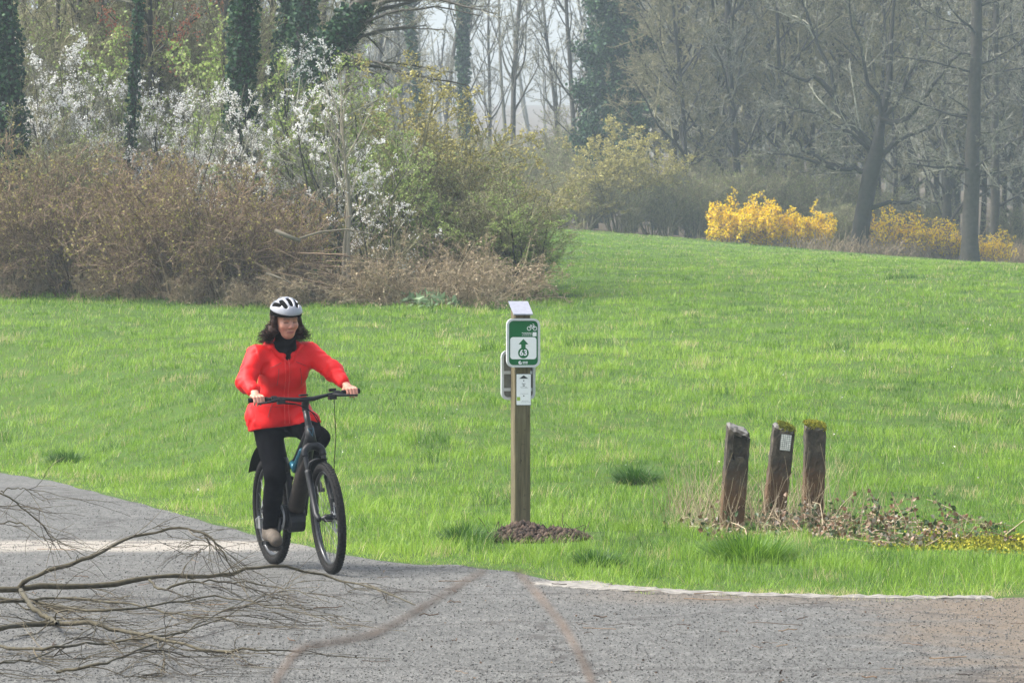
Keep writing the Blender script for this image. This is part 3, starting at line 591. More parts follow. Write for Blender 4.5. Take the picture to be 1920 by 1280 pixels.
# leaning tree with ivy foot and long bare branches sweeping right
def leaning_tree():
    rng = R_(311); d = 87.0; base = at(556, d); root = empty('leaning_tree', base)
    path = [pp(556, 430, d), pp(566, 260, d), pp(592, 135, d), pp(640, 62, d), pp(700, -15, d), pp(780, -90, d), pp(850, -150, d)]
    path[0] = np.array(base) - np.array([0, 0, .2])
    P = np.array([p - np.array(base) for p in path])[None]; s = np.linspace(0, 6, 19)
    P = np.stack([np.interp(s, np.arange(7), P[0, :, k]) for k in range(3)], -1)[None]; Rt = np.interp(s, np.arange(7), [.3, .28, .27, .25, .2, .15, .1])[None]
    g = Geo(); tubes(g, P, Rt, 10, 0.4)
    st = [(594, 128), (600, 112), (612, 95), (622, 80), (640, 58), (660, 36), (598, 120), (606, 102), (676, 15), (630, 70)]
    en = [(880, 165), (850, 120), (835, 60), (800, 40), (905, 35), (860, -20), (740, 175), (790, 150), (930, 20), (720, 100)]
    L = []
    for (a, b), (c, e) in zip(st, en):
        t = np.linspace(0, 1, 10)[:, None]; p = pp(a, b, d) * (1 - t) + (pp(c, e, d - rng.uniform(-2.5, 2.5))) * t
        p[:, 2] += 0.35 * np.sin(np.pi * t[:, 0]) * rng.uniform(0.2, 1) + rng.randn(10).cumsum() * 0.03; L.append(p - np.array(base))
    L = np.array(L); RL = np.linspace(0.055, 0.012, 10)[None] * rng.uniform(0.6, 1.1, len(L))[:, None]; tubes(g, L, RL, 6, 0.4)
    g.build('trunk', M_BARK, root, smooth=True); g = Geo()
    Pk, Rk = L, RL
    for k, p in enumerate((10, 6, 4)):
        Pk, Rk = sprout(rng, Pk, Rk, p, (0.1, 1), (0.3, 0.9), 0.38, 5, 0.12, (0, 0, 0.0), 0.014, 0.007); tubes(g, Pk, Rk, 3, rng.rand(len(Pk)) * 0.8)
    g.build('crown', M_TWIG, root)
    ivy_leaves(rng, P[:, :12], Rt[:, :12], 6000, 0.08, 0.15, (0.25, 1)).build('ivy', M_IVY, root)
    tag(root, 'leaning ivy clad tree with long bare branches sweeping right over the yellow willow', 'leaning tree')
leaning_tree()

def copper_tree():
    root, P, L1, Pk, rng = bare_tree(321, 9.0, 0.10, 12, 0.45, (0.5, 1.0), 0.35, (6, 5, 5), 0.007, name='copper_tree', lean=(0.03, 0), m_bark=M_BARKD)
    g = Geo(); leaves(g, rng, pts_on(rng, Pk, 3600, (0.1, 1)), 0.042, None, 1.3, 0.06); g.build('leaves', M_RED, root)
    root.location = at(283, 93); tag(root, 'small tree with coppery red young leaves at the top left', 'copper tree')
copper_tree()
def sapling():
    d = 75.6; base = at(655, d); root = empty('pale_sapling', base); rng = R_(331); b = np.array(base); g = Geo()
    P1 = np.array([b - [0, 0, .1], pp(652, 470, d), pp(655, 400, d), pp(650, 330, d), pp(645, 270, d), pp(640, 205, d)]) - b
    P2 = np.array([b + [-.13, .05, -.1], pp(645, 500, d), pp(646, 460, d), pp(650, 420, d), pp(652, 380, d), pp(656, 330, d)]) - b
    tubes(g, P1, [0.045, 0.04, 0.035, 0.028, 0.018, 0.010], 8, 0.5); tubes(g, P2, [0.04, 0.038, 0.033, 0.028, 0.02, 0.012], 8, 0.4)
    g.build('trunk', M_PALEB, root, smooth=True); g = Geo()
    L, RL = sprout(rng, P1[None], np.array([[0.055, 0.05, 0.045, 0.036, 0.026, 0.012]]), 16, (0.4, 0.95), (0.3, 0.8), 1.1, 7, 0.08, (0, 0, 0.08), 0.012, 0.008, absL=True)
    tubes(g, L, RL, 4, 0.6); L, RL = sprout(rng, L, RL, 8, (0.2, 1), (0.3, 0.8), 0.4, 5, 0.1, (0, 0, 0.04), 0.012, 0.005); tubes(g, L, RL, 3, rng.rand(len(L)))
    g.build('crown', M_PALEB, root); tag(root, 'slim pale barked sapling with two stems standing in front of the hedge', 'sapling')
sapling()
def brush_pile():
    d = 75.6; base = at(545, d); root = empty('brush_pile', base); rng = R_(341); g = Geo(); n = 90
    s = np.stack([rng.uniform(-0.9, 0.6, n), rng.uniform(-0.4, 0.6, n), rng.uniform(0.05, 1.0, n) * 1.0], 1); a = rng.uniform(-0.45, 0.3, n)
    sg = np.sign(rng.randn(n)); dr = np.stack([np.cos(a), rng.randn(n) * 0.3, np.sin(a) - 0.15], 1)
    P = poly(rng, s, dr, rng.uniform(0.5, 1.5, n), 6, 0.08); tubes(g, P, (rng.gamma(2, 0.004, n) + 0.004)[:, None] * np.linspace(1, .4, 6)[None], 4, rng.rand(n))
    g.build('sticks', M_TWIGB, root)
    g = Geo(); tubes(g, np.array([pp(515, 432, d - .7), pp(540, 443, d - .7), pp(563, 452, d - .7)]) - np.array(base), [0.035, 0.04, 0.035], 8, 0.1, cap=True)
    tubes(g, np.array([pp(562, 447, d - .6), pp(600, 435, d - .6), pp(650, 430, d - .6), pp(700, 440, d - .6)]) - np.array(base), [0.02, 0.018, 0.014, 0.01], 6, 0.0)
    tubes(g, np.array([pp(500, 512, d - .8), pp(535, 525, d - .8), pp(570, 548, d - .8)]) - np.array(base), [0.02, 0.02, 0.018], 6, 0.2, cap=True)
    g.build('logs', M_PALEB, root, smooth=True); tag(root, 'heap of cut branches and pale logs against the hedge foot', 'brush pile')
brush_pile()
# dead grass stalks fringing the hedge foot
rng = R_(351); n = 5200; u = rng.uniform(-60, 960, n); g = Geo(); x = (u - 960) * 75.0 / F_PX
y = np.interp(x, HEDGE[:, 0], HEDGE[:, 1]) + rng.uniform(-0.25, 0.8, n); b = np.stack([x, y, ground_z(x, y)], 1)
P = poly(rng, b, np.stack([rng.randn(n) * 0.8, rng.randn(n) * 0.5, np.ones(n)], 1), rng.gamma(3, 0.13, n) + 0.1, 4, 0.25, (0, 0, -0.12)); tubes(g, P, np.repeat(rng.uniform(0.003, 0.007, n)[:, None], 4, 1), 3, rng.rand(n) * 0.75)
tag(g.build('dead_stalks', M_TAN, None), kind='stuff')

# bare trees close behind the hedge fill the upper left
lab = 'bare olive tree standing behind the blossoming hedge'
for k, (u, d, s) in enumerate([(-40, 97, 1.0), (60, 101, 1.05), (130, 96, 0.95), (185, 103, 1.1), (265, 99, 0.95), (345, 102, 1.1), (395, 97, 0.9), (470, 104, 1.05), (560, 103, 1.0), (640, 110, 0.9), (90, 122, 1.3), (300, 126, 1.3), (430, 130, 1.3), (20, 108, 1.1), (160, 109, 1.1), (235, 111, 1.15), (300, 108, 1.1), (370, 112, 1.15), (510, 112, 1.1), (590, 118, 1.1), (200, 96, 0.8), (310, 94, 0.75), (90, 94, 0.8), (420, 93, 0.75)]):
    put('bareC', at(u, d), 1.9 * k, s, lab, 'bare tree', 'bare trees behind the hedge')

for k, (u, d, s, key, lab) in enumerate([(60, 93, 1.75, 'olive', 'tall olive thicket behind the white blackthorns'), (165, 95, 1.9, 'olive', 'tall olive thicket behind the white blackthorns'), (330, 94, 1.75, 'olive', 'tall olive thicket behind the white blackthorns'), (380, 97, 1.9, 'olive', 'tall olive thicket behind the white blackthorns'), (255, 97, 1.8, 'olive', 'tall olive thicket behind the white blackthorns'), (520, 97, 1.6, 'olive', 'tall olive thicket behind the white blackthorns'), (-20, 96, 1.9, 'olive', 'tall olive thicket behind the white blackthorns'), (110, 104, 2.3, 'olive', 'tall olive thicket behind the white blackthorns'), (290, 106, 2.3, 'olive', 'tall olive thicket behind the white blackthorns'), (460, 107, 2.2, 'olive', 'tall olive thicket behind the white blackthorns')]):
    put(key, at(u, d), 2.7 * k, s, lab, 'thicket', 'olive thickets behind the blossom')

# --- far side of the meadow, 170-210 m off
def broad_tree():
    rng = R_(401); d = 170.0; base = np.array(at(1612, 169)); d = base[1]; root = empty('broad_tree', base)
    tp = [base - [0, 0, .3], pp(1614, 430, d), pp(1622, 380, d), pp(1634, 320, d), pp(1642, 290, d), pp(1652, 230, d), pp(1668, 150, d), pp(1672, 60, d), pp(1680, -60, d)]
    P = np.array(tp)[None] - base; Rt = np.array([[.45, .36, .33, .35, .30, .17, .12, .08, .05]]); g = Geo(); tubes(g, P, Rt, 12, 0.35)
    lim = [[(1630, 325), (1600, 310), (1552, 313), (1510, 280), (1480, 250)], [(1606, 312), (1570, 318), (1530, 305), (1480, 290), (1440, 288)], [(1645, 285), (1600, 225), (1565, 205), (1562, 145), (1520, 60), (1490, -30)],
           [(1640, 295), (1590, 250), (1530, 210), (1475, 200), (1430, 215)], [(1650, 235), (1690, 180), (1720, 110), (1740, 20)], [(1640, 300), (1690, 260), (1740, 240), (1790, 180)], [(1566, 180), (1530, 150), (1490, 150), (1440, 120)],
           [(1655, 220), (1620, 130), (1600, 40), (1590, -40)], [(1635, 390), (1680, 380), (1730, 372), (1760, 380)], [(1652, 230), (1700, 225), (1760, 150), (1800, 100)]]
    Ls, Rs = [], []
    for l in lim:
        dd = d + rng.uniform(-2.5, 1.0); q = np.array([pp(u, v, d + (dd - d) * i / (len(l) - 1)) for i, (u, v) in enumerate(l)]) - base; s = np.linspace(0, len(l) - 1, 9)
        q = np.stack([np.interp(s, np.arange(len(l)), q[:, k]) for k in range(3)], -1) + rng.randn(9, 3) * 0.06; Ls.append(q); Rs.append(np.linspace(0.13, 0.035, 9) * rng.uniform(0.7, 1.1))
    Ls, Rs = np.array(Ls), np.array(Rs); tubes(g, Ls, Rs, 7, 0.3); g.build('trunk', M_BARKD, root, smooth=True)
    g = Geo(); Pk, Rk = Ls, Rs
    for k, p in enumerate((16, 9, 8)):
        Pk, Rk = sprout(rng, Pk, Rk, p, (0.1, 1), (0.4, 1.1), 0.42, 5 if k < 2 else 4, 0.14, (0, 0, 0.02), 0.016, 0.013); tubes(g, Pk, Rk, 3, rng.rand(len(Pk)) * 0.8)
    g.build('crown', M_TWIG, root); tag(root, 'broad bare tree with dark forked trunk standing between the forsythia bushes', 'broad tree')
broad_tree()
def larch(seed, u, v, topu, r0, label, nl=44):
    base = np.array(at(u, v)); d = base[1]; rng = R_(seed); root = empty('larch_tree', base); H = 20.0; n = 18
    t = np.linspace(0, 1, n); P = np.stack([(topu - u) / F_PX * d * t * 1.4, 0 * t, H * t - 0.3], 1)[None] + rng.randn(1, n, 3) * [0.03, 0.03, 0]; Rt = (r0 * np.linspace(1, 0.25, n) * np.where(t < 0.04, 1.3, 1))[None]
    g = Geo(); tubes(g, P, Rt, 12, 0.7); L, RL = sprout(rng, P, Rt, nl, (0.1, 0.98), (1.2, 1.6), 3.3, 9, 0.09, (0, 0, 0.03), 0.016, 0.014, absL=True, flat=(1, 0.8, 0.4)); tubes(g, L, RL, 5, 0.3)
    g.build('trunk', M_BARKD, root, smooth=True); g = Geo(); Pk, Rk = L, RL
    for k, p in enumerate((12, 11)):
        Pk, Rk = sprout(rng, Pk, Rk, p, (0.15, 1), (0.5, 1.1), 0.4, 5, 0.12, (0, 0, -0.02), 0.014, 0.013); tubes(g, Pk, Rk, 3, rng.rand(len(Pk)) * 0.8)
    g.build('crown', M_TWIG, root); return tag(root, label, 'larch')
larch(411, 1818, 167, 1838, 0.35, 'tall straight trunked larch with level branches right of the forsythia')
larch(412, 1866, 176, 1868, 0.20, 'thinner straight larch just right of the big larch', 36)
def forked():
    root, P, L1, Pk, rng = bare_tree(421, 9, 0.24, 12, 0.14, (0.5, 0.9), 0.5, (7, 6, 5), 0.010, name='forked_tree', m_bark=M_BARKD, trop=0.12)
    root.location = at(1775, 178); tag(root, 'dark stubby forked tree behind the forsythia, left of the big larch', 'forked tree')
forked()
put('forsA', at(1375, 169.5), 0.0, 1.0, 'largest golden forsythia, at the left end of the row', 'forsythia', 'forsythias in flower')
put('forsA', at(1445, 169.5), 2.1, (1.15, 1.0, 0.98), 'golden forsythia joined to the right side of the largest one', 'forsythia', 'forsythias in flower')
put('forsA', at(1518, 169.5), 4.0, 0.88, 'golden forsythia just left of the broad dark trunk', 'forsythia', 'forsythias in flower')
put('forsB', at(1665, 169.5), 0.5, (0.9, 0.9, 1.1), 'thinly flowering forsythia just right of the broad dark trunk', 'forsythia', 'forsythias in flower')
put('forsB', at(1735, 169.5), 1.5, 1.05, 'thin golden forsythia in front of the forked tree', 'forsythia', 'forsythias in flower')
put('forsB', at(1785, 169.5), 3.5, 0.8, 'golden forsythia touching the left side of the big larch trunk', 'forsythia', 'forsythias in flower')
put('forsB', at(1862, 169.5), 5.0, 0.75, 'small forsythia right of the big larch trunk', 'forsythia', 'forsythias in flower')
put('willowF', at(1160, 176), 0.7, (1.15, 1.15, 1.06), 'large olive yellow willow bush at the far left end of the wood edge', 'willow')
put('willowF', at(1095, 175), 2.7, (0.9, 0.9, 0.55), 'low olive yellow bush where the far meadow edge begins', 'willow')
put('willowF', at(1225, 177), 4.7, (0.9, 0.9, 0.8), 'olive willow bush right of the largest one at the wood edge', 'willow')
lab = 'olive brown undergrowth shrub along the far wood edge'
for k, (u, d, s) in enumerate([(1040, 178, 0.7), (1100, 181, 0.9), (1180, 174.5, 0.6), (1250, 175, 0.72), (1300, 176, 0.8), (1345, 178, 0.9), (1400, 179, 1.0), (1460, 180, 0.95), (1530, 180, 1.0), (1570, 176, 0.62), (1590, 182, 1.0), (1650, 181, 0.9), (1700, 181, 0.85), (1760, 184, 0.8), (1900, 186, 0.8), (1310, 186, 1.2), (1430, 188, 1.3), (1560, 189, 1.3)]):
    put('olive', at(u, d), 1.37 * k, (s * 1.25, s * 1.25, s), lab, 'shrub', 'shrubs along the far wood edge')
lab = 'bare grey tree in the dense wood beyond the meadow'
TR = [(1265, 186, 0.95, 'bareB'), (1310, 196, 1.0, 'bareA'), (1385, 183, 1.05, 'bareA'), (1420, 190, 1.0, 'bareB'), (1470, 182, 0.85, 'bareB'), (1500, 196, 1.1, 'bareA'), (1560, 190, 1.0, 'bareB'), (1590, 204, 1.1, 'bareA'), (1650, 186, 0.85, 'bareB'), (1700, 194, 1.05, 'bareA'), (1745, 187, 0.95, 'bareB'), (1790, 202, 1.1, 'bareA'), (1880, 192, 0.9, 'bareB'), (1935, 184, 0.95, 'bareA'), (1985, 190, 1.0, 'bareB'), (1350, 208, 1.1, 'bareB'), (1450, 214, 1.1, 'bareA'), (1640, 214, 1.1, 'bareB'), (1720, 220, 1.1, 'bareA'), (1540, 222, 1.1, 'bareB'), (1225, 206, 1.0, 'bareB'), (1290, 180, 0.8, 'bareB'), (1340, 188, 0.95, 'bareB'), (1400, 200, 1.1, 'bareB'), (1530, 184, 0.9, 'bareB'), (1620, 195, 1.05, 'bareB'), (1680, 181, 0.8, 'bareB'), (1760, 196, 1.05, 'bareB'), (1840, 187, 0.9, 'bareB'), (1910, 200, 1.1, 'bareA'), (1330, 230, 1.2, 'bareA'), (1480, 234, 1.2, 'bareB'), (1600, 238, 1.2, 'bareA'), (1780, 230, 1.2, 'bareB'), (1870, 226, 1.1, 'bareA')]
for k, (u, d, s, key) in enumerate(TR):
    put(key, at(u, d), 2.3 * k + 0.4, s, lab, 'bare tree', 'bare trees beyond the meadow')
ivy_tree(431, 17, 0.26, 12000, 0.14, 0.6, 'broad dark ivy clad tree in the centre, the larger of the two side by side', at(1182, 188), (0, 0), (0.12, 1), 30, 0.15, lump=0.9, br=26000)
ivy_tree(432, 13, 0.20, 8000, 0.14, 0.4, 'smaller dark ivy clad tree just left of the broad one', at(1112, 190), (0, 0), (0.1, 0.95), 24, 0.15, lump=0.9, br=16000)
ivy_tree(433, 18, 0.17, 5000, 0.15, 0.16, 'pale hazy slender tree with ivy on its trunk in the valley gap', at(883, 205), (0.012, 0), (0, 0.62), 14, 0.45)
ivy_tree(434, 18, 0.16, 3500, 0.15, 0.12, 'slender ivy trunk behind the yellow willow, left of the pale hazy one', at(797, 190), (0, 0), (0, 0.8), 12, 0.45)
lab = 'slender bare tree in the hazy valley gap'
for k, (u, d, s) in enumerate([(965, 200, 0.92), (1080, 202, 0.85), (1130, 226, 1.0), (750, 225, 0.9), (700, 215, 0.95), (835, 236, 0.9), (1210, 236, 1.0), (620, 200, 1.0), (1045, 226, 0.8), (915, 232, 0.75), (858, 216, 0.8)]):
    put('slim', at(u, d), 1.1 * k, s, lab, 'bare tree', 'slender trees in the valley gap')
lab = 'hazy undergrowth shrub under the slender trees in the valley gap'
for k, (u, d, s) in enumerate([(800, 190, 1.1), (860, 196, 1.2), (910, 186, 1.0), (950, 192, 1.1), (1000, 186, 1.0), (1045, 192, 1.2), (980, 206, 1.15), (900, 212, 1.2), (1080, 206, 1.5), (1030, 216, 1.2), (840, 222, 1.4), (1120, 224, 1.7)]):
    put('olive', at(u, d), 1.7 * k, (s * 1.2, s * 1.2, s), lab, 'shrub', 'hazy shrubs in the valley gap')

rng = R_(352); n = 2400; u = 1440 + 560 * rng.rand(n) ** 0.7; x = (u - 960) * 171 / F_PX; y = far_edge(x) - 0.6 + rng.rand(n) * 2.2; b = np.stack([x, y, ground_z(x, y)], 1)
P = poly(rng, b, np.stack([rng.randn(n) * 0.4, rng.randn(n) * 0.3, np.ones(n)], 1), rng.gamma(4, 0.10, n) * np.interp(u, [1040, 1350, 1920], [0.6, 0.8, 1.3]) + 0.08, 4, 0.15, (0, 0, -0.06)); g = Geo(); tubes(g, P, np.repeat(rng.uniform(0.007, 0.012, n)[:, None], 4, 1), 3, rng.rand(n) * 0.7)
tag(g.build('dry_weeds', M_TAN), kind='stuff')

# far wooded slope, one hazy mass
def far_wood():
    rng = R_(451); g = Geo(); n = 640; y = rng.uniform(245, 470, n); x = (rng.rand(n) * 2 - 1) * (0.15 * y + 6); uu = 960 + x / y * F_PX; k = (np.abs(uu - 965) > 165) | (rng.rand(n) < 0.07); x, y = x[k], y[k]; n = len(x); b = np.stack([x, y, ground_z(x, y)], 1)
    P = poly(rng, b, np.tile([0, 0, 1.0], (n, 1)) + rng.randn(n, 3) * 0.05, rng.uniform(12, 20, n), 8, 0.03); Rr = np.linspace(0.2, 0.05, 8)[None] * rng.uniform(0.6, 1.2, n)[:, None]
    tubes(g, P, Rr, 4, rng.rand(n) * 0.6); L, RL = sprout(rng, P, Rr, 16, (0.15, 1), (0.5, 1.1), 0.28, 5, 0.12, (0, 0, 0.06), 0.016, 0.03); tubes(g, L, RL, 3, rng.rand(len(L)) * 0.8)
    L, RL = sprout(rng, L, RL, 6, (0.2, 1), (0.4, 1.0), 0.5, 3, 0.1, (0, 0, 0.04), 0.016, 0.022); tubes(g, L, RL, 3, rng.rand(len(L)))
    tag(g.build('far_wood', M_TWIG), kind='stuff')
far_wood()
# ------------------------------------------------------------------ cycle route signpost
def text_geo(geo, s, size, x, z, y, mat=0, bold=0.0, align='CENTER'):
    cu = bpy.data.curves.new('lettering_curve', 'FONT'); cu.body = s; cu.size = size; cu.align_x = align; cu.align_y = 'CENTER'; cu.offset = bold; cu.resolution_u = 4
    o = bpy.data.objects.new('lettering_curve', cu); COL.objects.link(o); dg = bpy.context.evaluated_depsgraph_get(); dg.update()
    me = bpy.data.meshes.new_from_object(o.evaluated_get(dg)); bpy.data.objects.remove(o)
    n = len(me.vertices); co = np.empty(n * 3); me.vertices.foreach_get('co', co); co = co.reshape(-1, 3)
    me.calc_loop_triangles(); tr = np.array([t.vertices[:] for t in me.loop_triangles]).reshape(-1, 3)
    geo.add(np.stack([co[:, 0] + x, np.full(n, y), co[:, 1] + z], 1), None, tr, 0.5, mat); bpy.data.meshes.remove(me)
def wood_mat():
    m, nt, bs = newmat('weathered_post_wood'); tc = N(nt, 'ShaderNodeTexCoord'); mp = N(nt, 'ShaderNodeMapping'); mp.inputs['Scale'].default_value = (26, 26, 1.6); nt.links.new(tc.outputs['Object'], mp.inputs[0])
    f = noise(nt, 2.2, 6, 0.65, mp.outputs[0]); f2 = noise(nt, 30, 4)
    c = ramp(nt, f, [(0.3, (0.065, 0.053, 0.024)), (0.5, (0.12, 0.10, 0.05)), (0.72, (0.185, 0.16, 0.085))])
    c = mixc(nt, ramp(nt, f2, [(0.62, (0,)*3), (0.74, (1,)*3)]), c, (0.04, 0.032, 0.018))
    nt.links.new(c, bs.inputs['Base Color']); bs.inputs['Roughness'].default_value = 0.85; bump(nt, bs, f, 0.4, 0.004); return m
M_WOOD = wood_mat()
M_ALU = plain('brushed_aluminium', (0.62, 0.63, 0.65), 0.42, 0.35, 0.5, 60, 0.06)
M_GREEN = plain('sign_green', (0.006, 0.14, 0.042), 0.4, 0, 0.25, 8, 0.06)
M_WHITE = plain('sign_white', (0.90, 0.90, 0.92), 0.4, 0, 0.5, 6, 0.04)
M_INK = plain('dark_ink', (0.03, 0.035, 0.04), 0.6, nscale=30, amt=0.1)
M_LIME = plain('lime_print', (0.36, 0.52, 0.06), 0.5, nscale=30, amt=0.1)
M_BACK = plain('sign_back_grey', (0.20, 0.19, 0.165), 0.6, 0.2, nscale=14, amt=0.4)
def signpost():
    p = gp(976, 1009); root = empty('signpost', p, (0, 0, math.radians(14)))
    W = 0.125; h = W / 2; k = 241.0; g = Geo(); c = 0.006; H0, H1 = 1.715, 1.79
    pts = [(-h + c, -h), (h - c, -h), (h, -h + c), (h, h - c), (h - c, h), (-h + c, h), (-h, h - c), (-h, -h + c)]
    zs = np.linspace(-0.3, 1, 14); v = []
    for q in range(14):
        for x, y in pts:
            ztop = H0 + (H1 - H0) * (y + h) / W; v.append((x, y, -0.3 + (ztop + 0.3) * q / 13))
    i = np.arange(14 * 8).reshape(14, 8); q = np.stack([i[:-1], np.roll(i, -1, 1)[:-1], np.roll(i, -1, 1)[1:], i[1:]], -1).reshape(-1, 4)
    v.append((0, 0, (H0 + H1) / 2)); n0 = 14 * 8; g.add(v, q, [[n0, i[13, a], i[13, (a + 1) % 8]] for a in range(8)]); g.build('post', M_WOOD, root)
    # sloping metal cap
    g = Geo(); a = h + 0.014; dz = (H1 - H0) / W; f = lambda x, y, o: (x, y, (H0 + H1) / 2 + dz * y + o)
    v = [f(x, y, o) for o in (0.003, 0.012) for x, y in ((-a, -a - .01), (a, -a - .01), (a, a), (-a, a))] 
    g.add(v, [[0, 3, 2, 1], [4, 5, 6, 7], [0, 1, 5, 4], [1, 2, 6, 5], [2, 3, 7, 6], [3, 0, 4, 7]]); g.build('cap', plain('zinc_sheet', (0.30, 0.31, 0.36), 0.45, 0.2, 0.5, 40, 0.12), root)
    # route sign
    zc = 1.492; sw, sh = 0.262, 0.372; y = -h - 0.002; out = rrect(sw, sh, 0.05); inn = rrect(sw - 0.034, sh - 0.034, 0.036)
    sg = Geo(); ringplate(sg, out, inn, y - 0.030, y - 0.004, 0, zc); sgo = sg.build('route_sign', M_ALU, root)
    g = Geo(); plate(g, inn * 0.999, y - 0.022, y - 0.006, 0, zc); g.build('panel', M_GREEN, sgo)
    y1 = y - 0.0245; g = Geo(); plate(g, rrect(0.206, 0.168, 0.022), y1, y - 0.021, 0, zc - 0.040); g.build('white_field', M_WHITE, sgo)
    y2 = y1 - 0.002; g = Geo(); a = np.linspace(0, 2 * np.pi, 40, endpoint=False); plate(g, np.stack([np.cos(a), np.sin(a)], 1) * 0.0415, y2, y1 + .001, 0, zc - 0.076)
    plate(g, np.array([(-0.017, -0.02), (0.017, -0.02), (0.017, 0.019), (0.038, 0.019), (0, 0.058), (-0.038, 0.019), (-0.017, 0.019)]), y2 + .0005, y1 + .001, 0, zc - 0.028); g.build('arrow', M_GREEN, sgo)
    g = Geo(); text_geo(g, '63', 0.062, 0, zc - 0.0765, y2 - 0.001, bold=0.0016); g.build('number', M_WHITE, sgo)
    # bicycle emblem, small print and the maker's mark in white
    g = Geo(); yb = y - 0.0235; bx, bz = 0.068, zc + 0.118; R1, R2 = 0.0165, 0.0120
    for sx in (-0.023, 0.023): ringplate(g, np.stack([np.cos(a), np.sin(a)], 1) * R1, np.stack([np.cos(a), np.sin(a)], 1) * R2, yb - .001, yb, bx + sx, bz - 0.008)
    for (x0, z0), (x1, z1) in (((-.023, -.008), (-.010, .016)), ((-.010, .016), (.002, -.008)), ((.002, -.008), (.016, .014)), ((-.010, .012), (.016, .012)), ((.023, -.008), (.013, .024)), ((.013, .024), (.004, .026)), ((-.016, .019), (-.004, .019))):
        d = np.array([x1 - x0, z1 - z0]); nn = np.array([-d[1], d[0]]) / np.linalg.norm(d) * 0.0017; q = np.array([(x0, z0), (x1, z1)]); plate(g, np.array([q[0] - nn, q[1] - nn, q[1] + nn, q[0] + nn]), yb - .0015, yb - .0003, bx, bz)
    g.build('bicycle_emblem', M_WHITE, sgo)
    g = Geo(); plate(g, rrect(0.030, 0.031, 0.003), yb - .001, yb, 0.088, zc + 0.066)
    rngt = R_(8)
    for r, z in enumerate((0.076, 0.067, 0.058)):
        x = -0.012 + (0.012 if r == 1 else 0)
        while x < 0.066:
            w = rngt.uniform(0.006, 0.016); plate(g, rrect(w, 0.0042 if r == 0 else 0.0028, 0.001, 2), yb - .001, yb, x + w / 2, zc + z); x += w + 0.003
    g.build('small_print', M_WHITE, sgo)
    g = Geo(); zl = zc - 0.150; aa = np.linspace(math.radians(60), math.radians(330), 20); o1 = np.stack([np.cos(aa), np.sin(aa)], 1); plate(g, np.concatenate([o1 * 0.0135, o1[::-1] * 0.0085]), yb - .001, yb, -0.026, zl)
    plate(g, rrect(0.011, 0.0045, 0.001, 2), yb - .0012, yb, -0.019, zl + 0.001); plate(g, rrect(0.0045, 0.015, 0.001, 2), yb - .0014, yb, -0.015, zl - 0.004)
    for r, z in enumerate((0.0055, -0.0055)):
        x = -0.006
        for w in ((0.009, 0.012, 0.016), (0.012, 0.010, 0.014))[r]: plate(g, rrect(w, 0.006, 0.002, 2), yb - .001, yb, x + w / 2, zl + z); x += w + 0.0016
    g.build('maker_mark', M_WHITE, sgo)
    # second sign on the far face, seen from behind
    zb, yb2 = 1.245, h + 0.03; g = Geo(); o1 = rrect(0.268, 0.378, 0.05); ringplate(g, o1, rrect(0.228, 0.338, 0.034), yb2 - 0.028, yb2, 0, zb); bo = g.build('rear_sign', M_ALU, root)
    g = Geo(); plate(g, rrect(0.2275, 0.3375, 0.034), yb2 - 0.012, yb2 - 0.004, 0, zb); g.build('panel', M_BACK, bo)
    g = Geo(); [box(g, (0, yb2 - 0.020, zb + z), (0.222, 0.012, 0.024)) for z in (-0.11, 0.02)]; [box(g, (0, h + 0.005, zb + z), (0.05, 0.012, 0.02)) for z in (-0.11, 0.02)]; g.build('bracket', M_ALU, bo)
    # paper label
    zl = 1.137; yl = -h - 0.0035; g = Geo(); plate(g, rrect(0.118, 0.242, 0.004, 2), yl, -h - 0.0008, 0.008, zl); g.build('label_back', M_INK, root)
    g = Geo(); plate(g, rrect(0.112, 0.234, 0.003, 2), yl - .002, yl, 0.008, zl); lo = g.build('paper_label', M_WHITE, root); yl -= 0.003
    g = Geo(); plate(g, np.array([(-.036, 0), (.036, 0), (0, .026)]), yl, yl + .0008, 0.008, zl + 0.083)
    for z in (0.067, -0.048): plate(g, np.stack([np.cos(a), np.sin(a)], 1) * 0.0048, yl, yl + .0008, 0.008, zl + z)
    for x, z, w in ((-.012, .045, .006), (-.002, .043, .007), (.009, .044, .006), (.0, .030, .018)): plate(g, rrect(w, 0.007, 0.002, 2), yl, yl + .0008, 0.008 + x, zl + z)
    g.build('print', M_INK, lo)
    g = Geo(); plate(g, rrect(0.026, 0.028, 0.003, 2), yl, yl + .0008, -0.033, zl - 0.070); g.build('lime_square', M_LIME, lo)
    M_GP = plain('grey_print', (0.40, 0.41, 0.43), 0.6, nscale=30, amt=0.1); g = Geo()
    for z, w, x in ((.020, .052, .0), (.012, .044, .0), (-.032, .050, 0.), (-.086, .05, .01), (-.098, .06, .01)):
        q = x - w / 2
        while q < x + w / 2: e = rngt.uniform(.004, .012); plate(g, rrect(e, 0.0035, 0.001, 2), yl, yl + .0008, 0.008 + q + e / 2, zl + z); q += e + .0025
    g.build('fine_print', M_GP, lo)
    tag(root, 'wooden cycle route post with green and white 63 arrow sign under a sloping metal cap', 'signpost')
signpost()

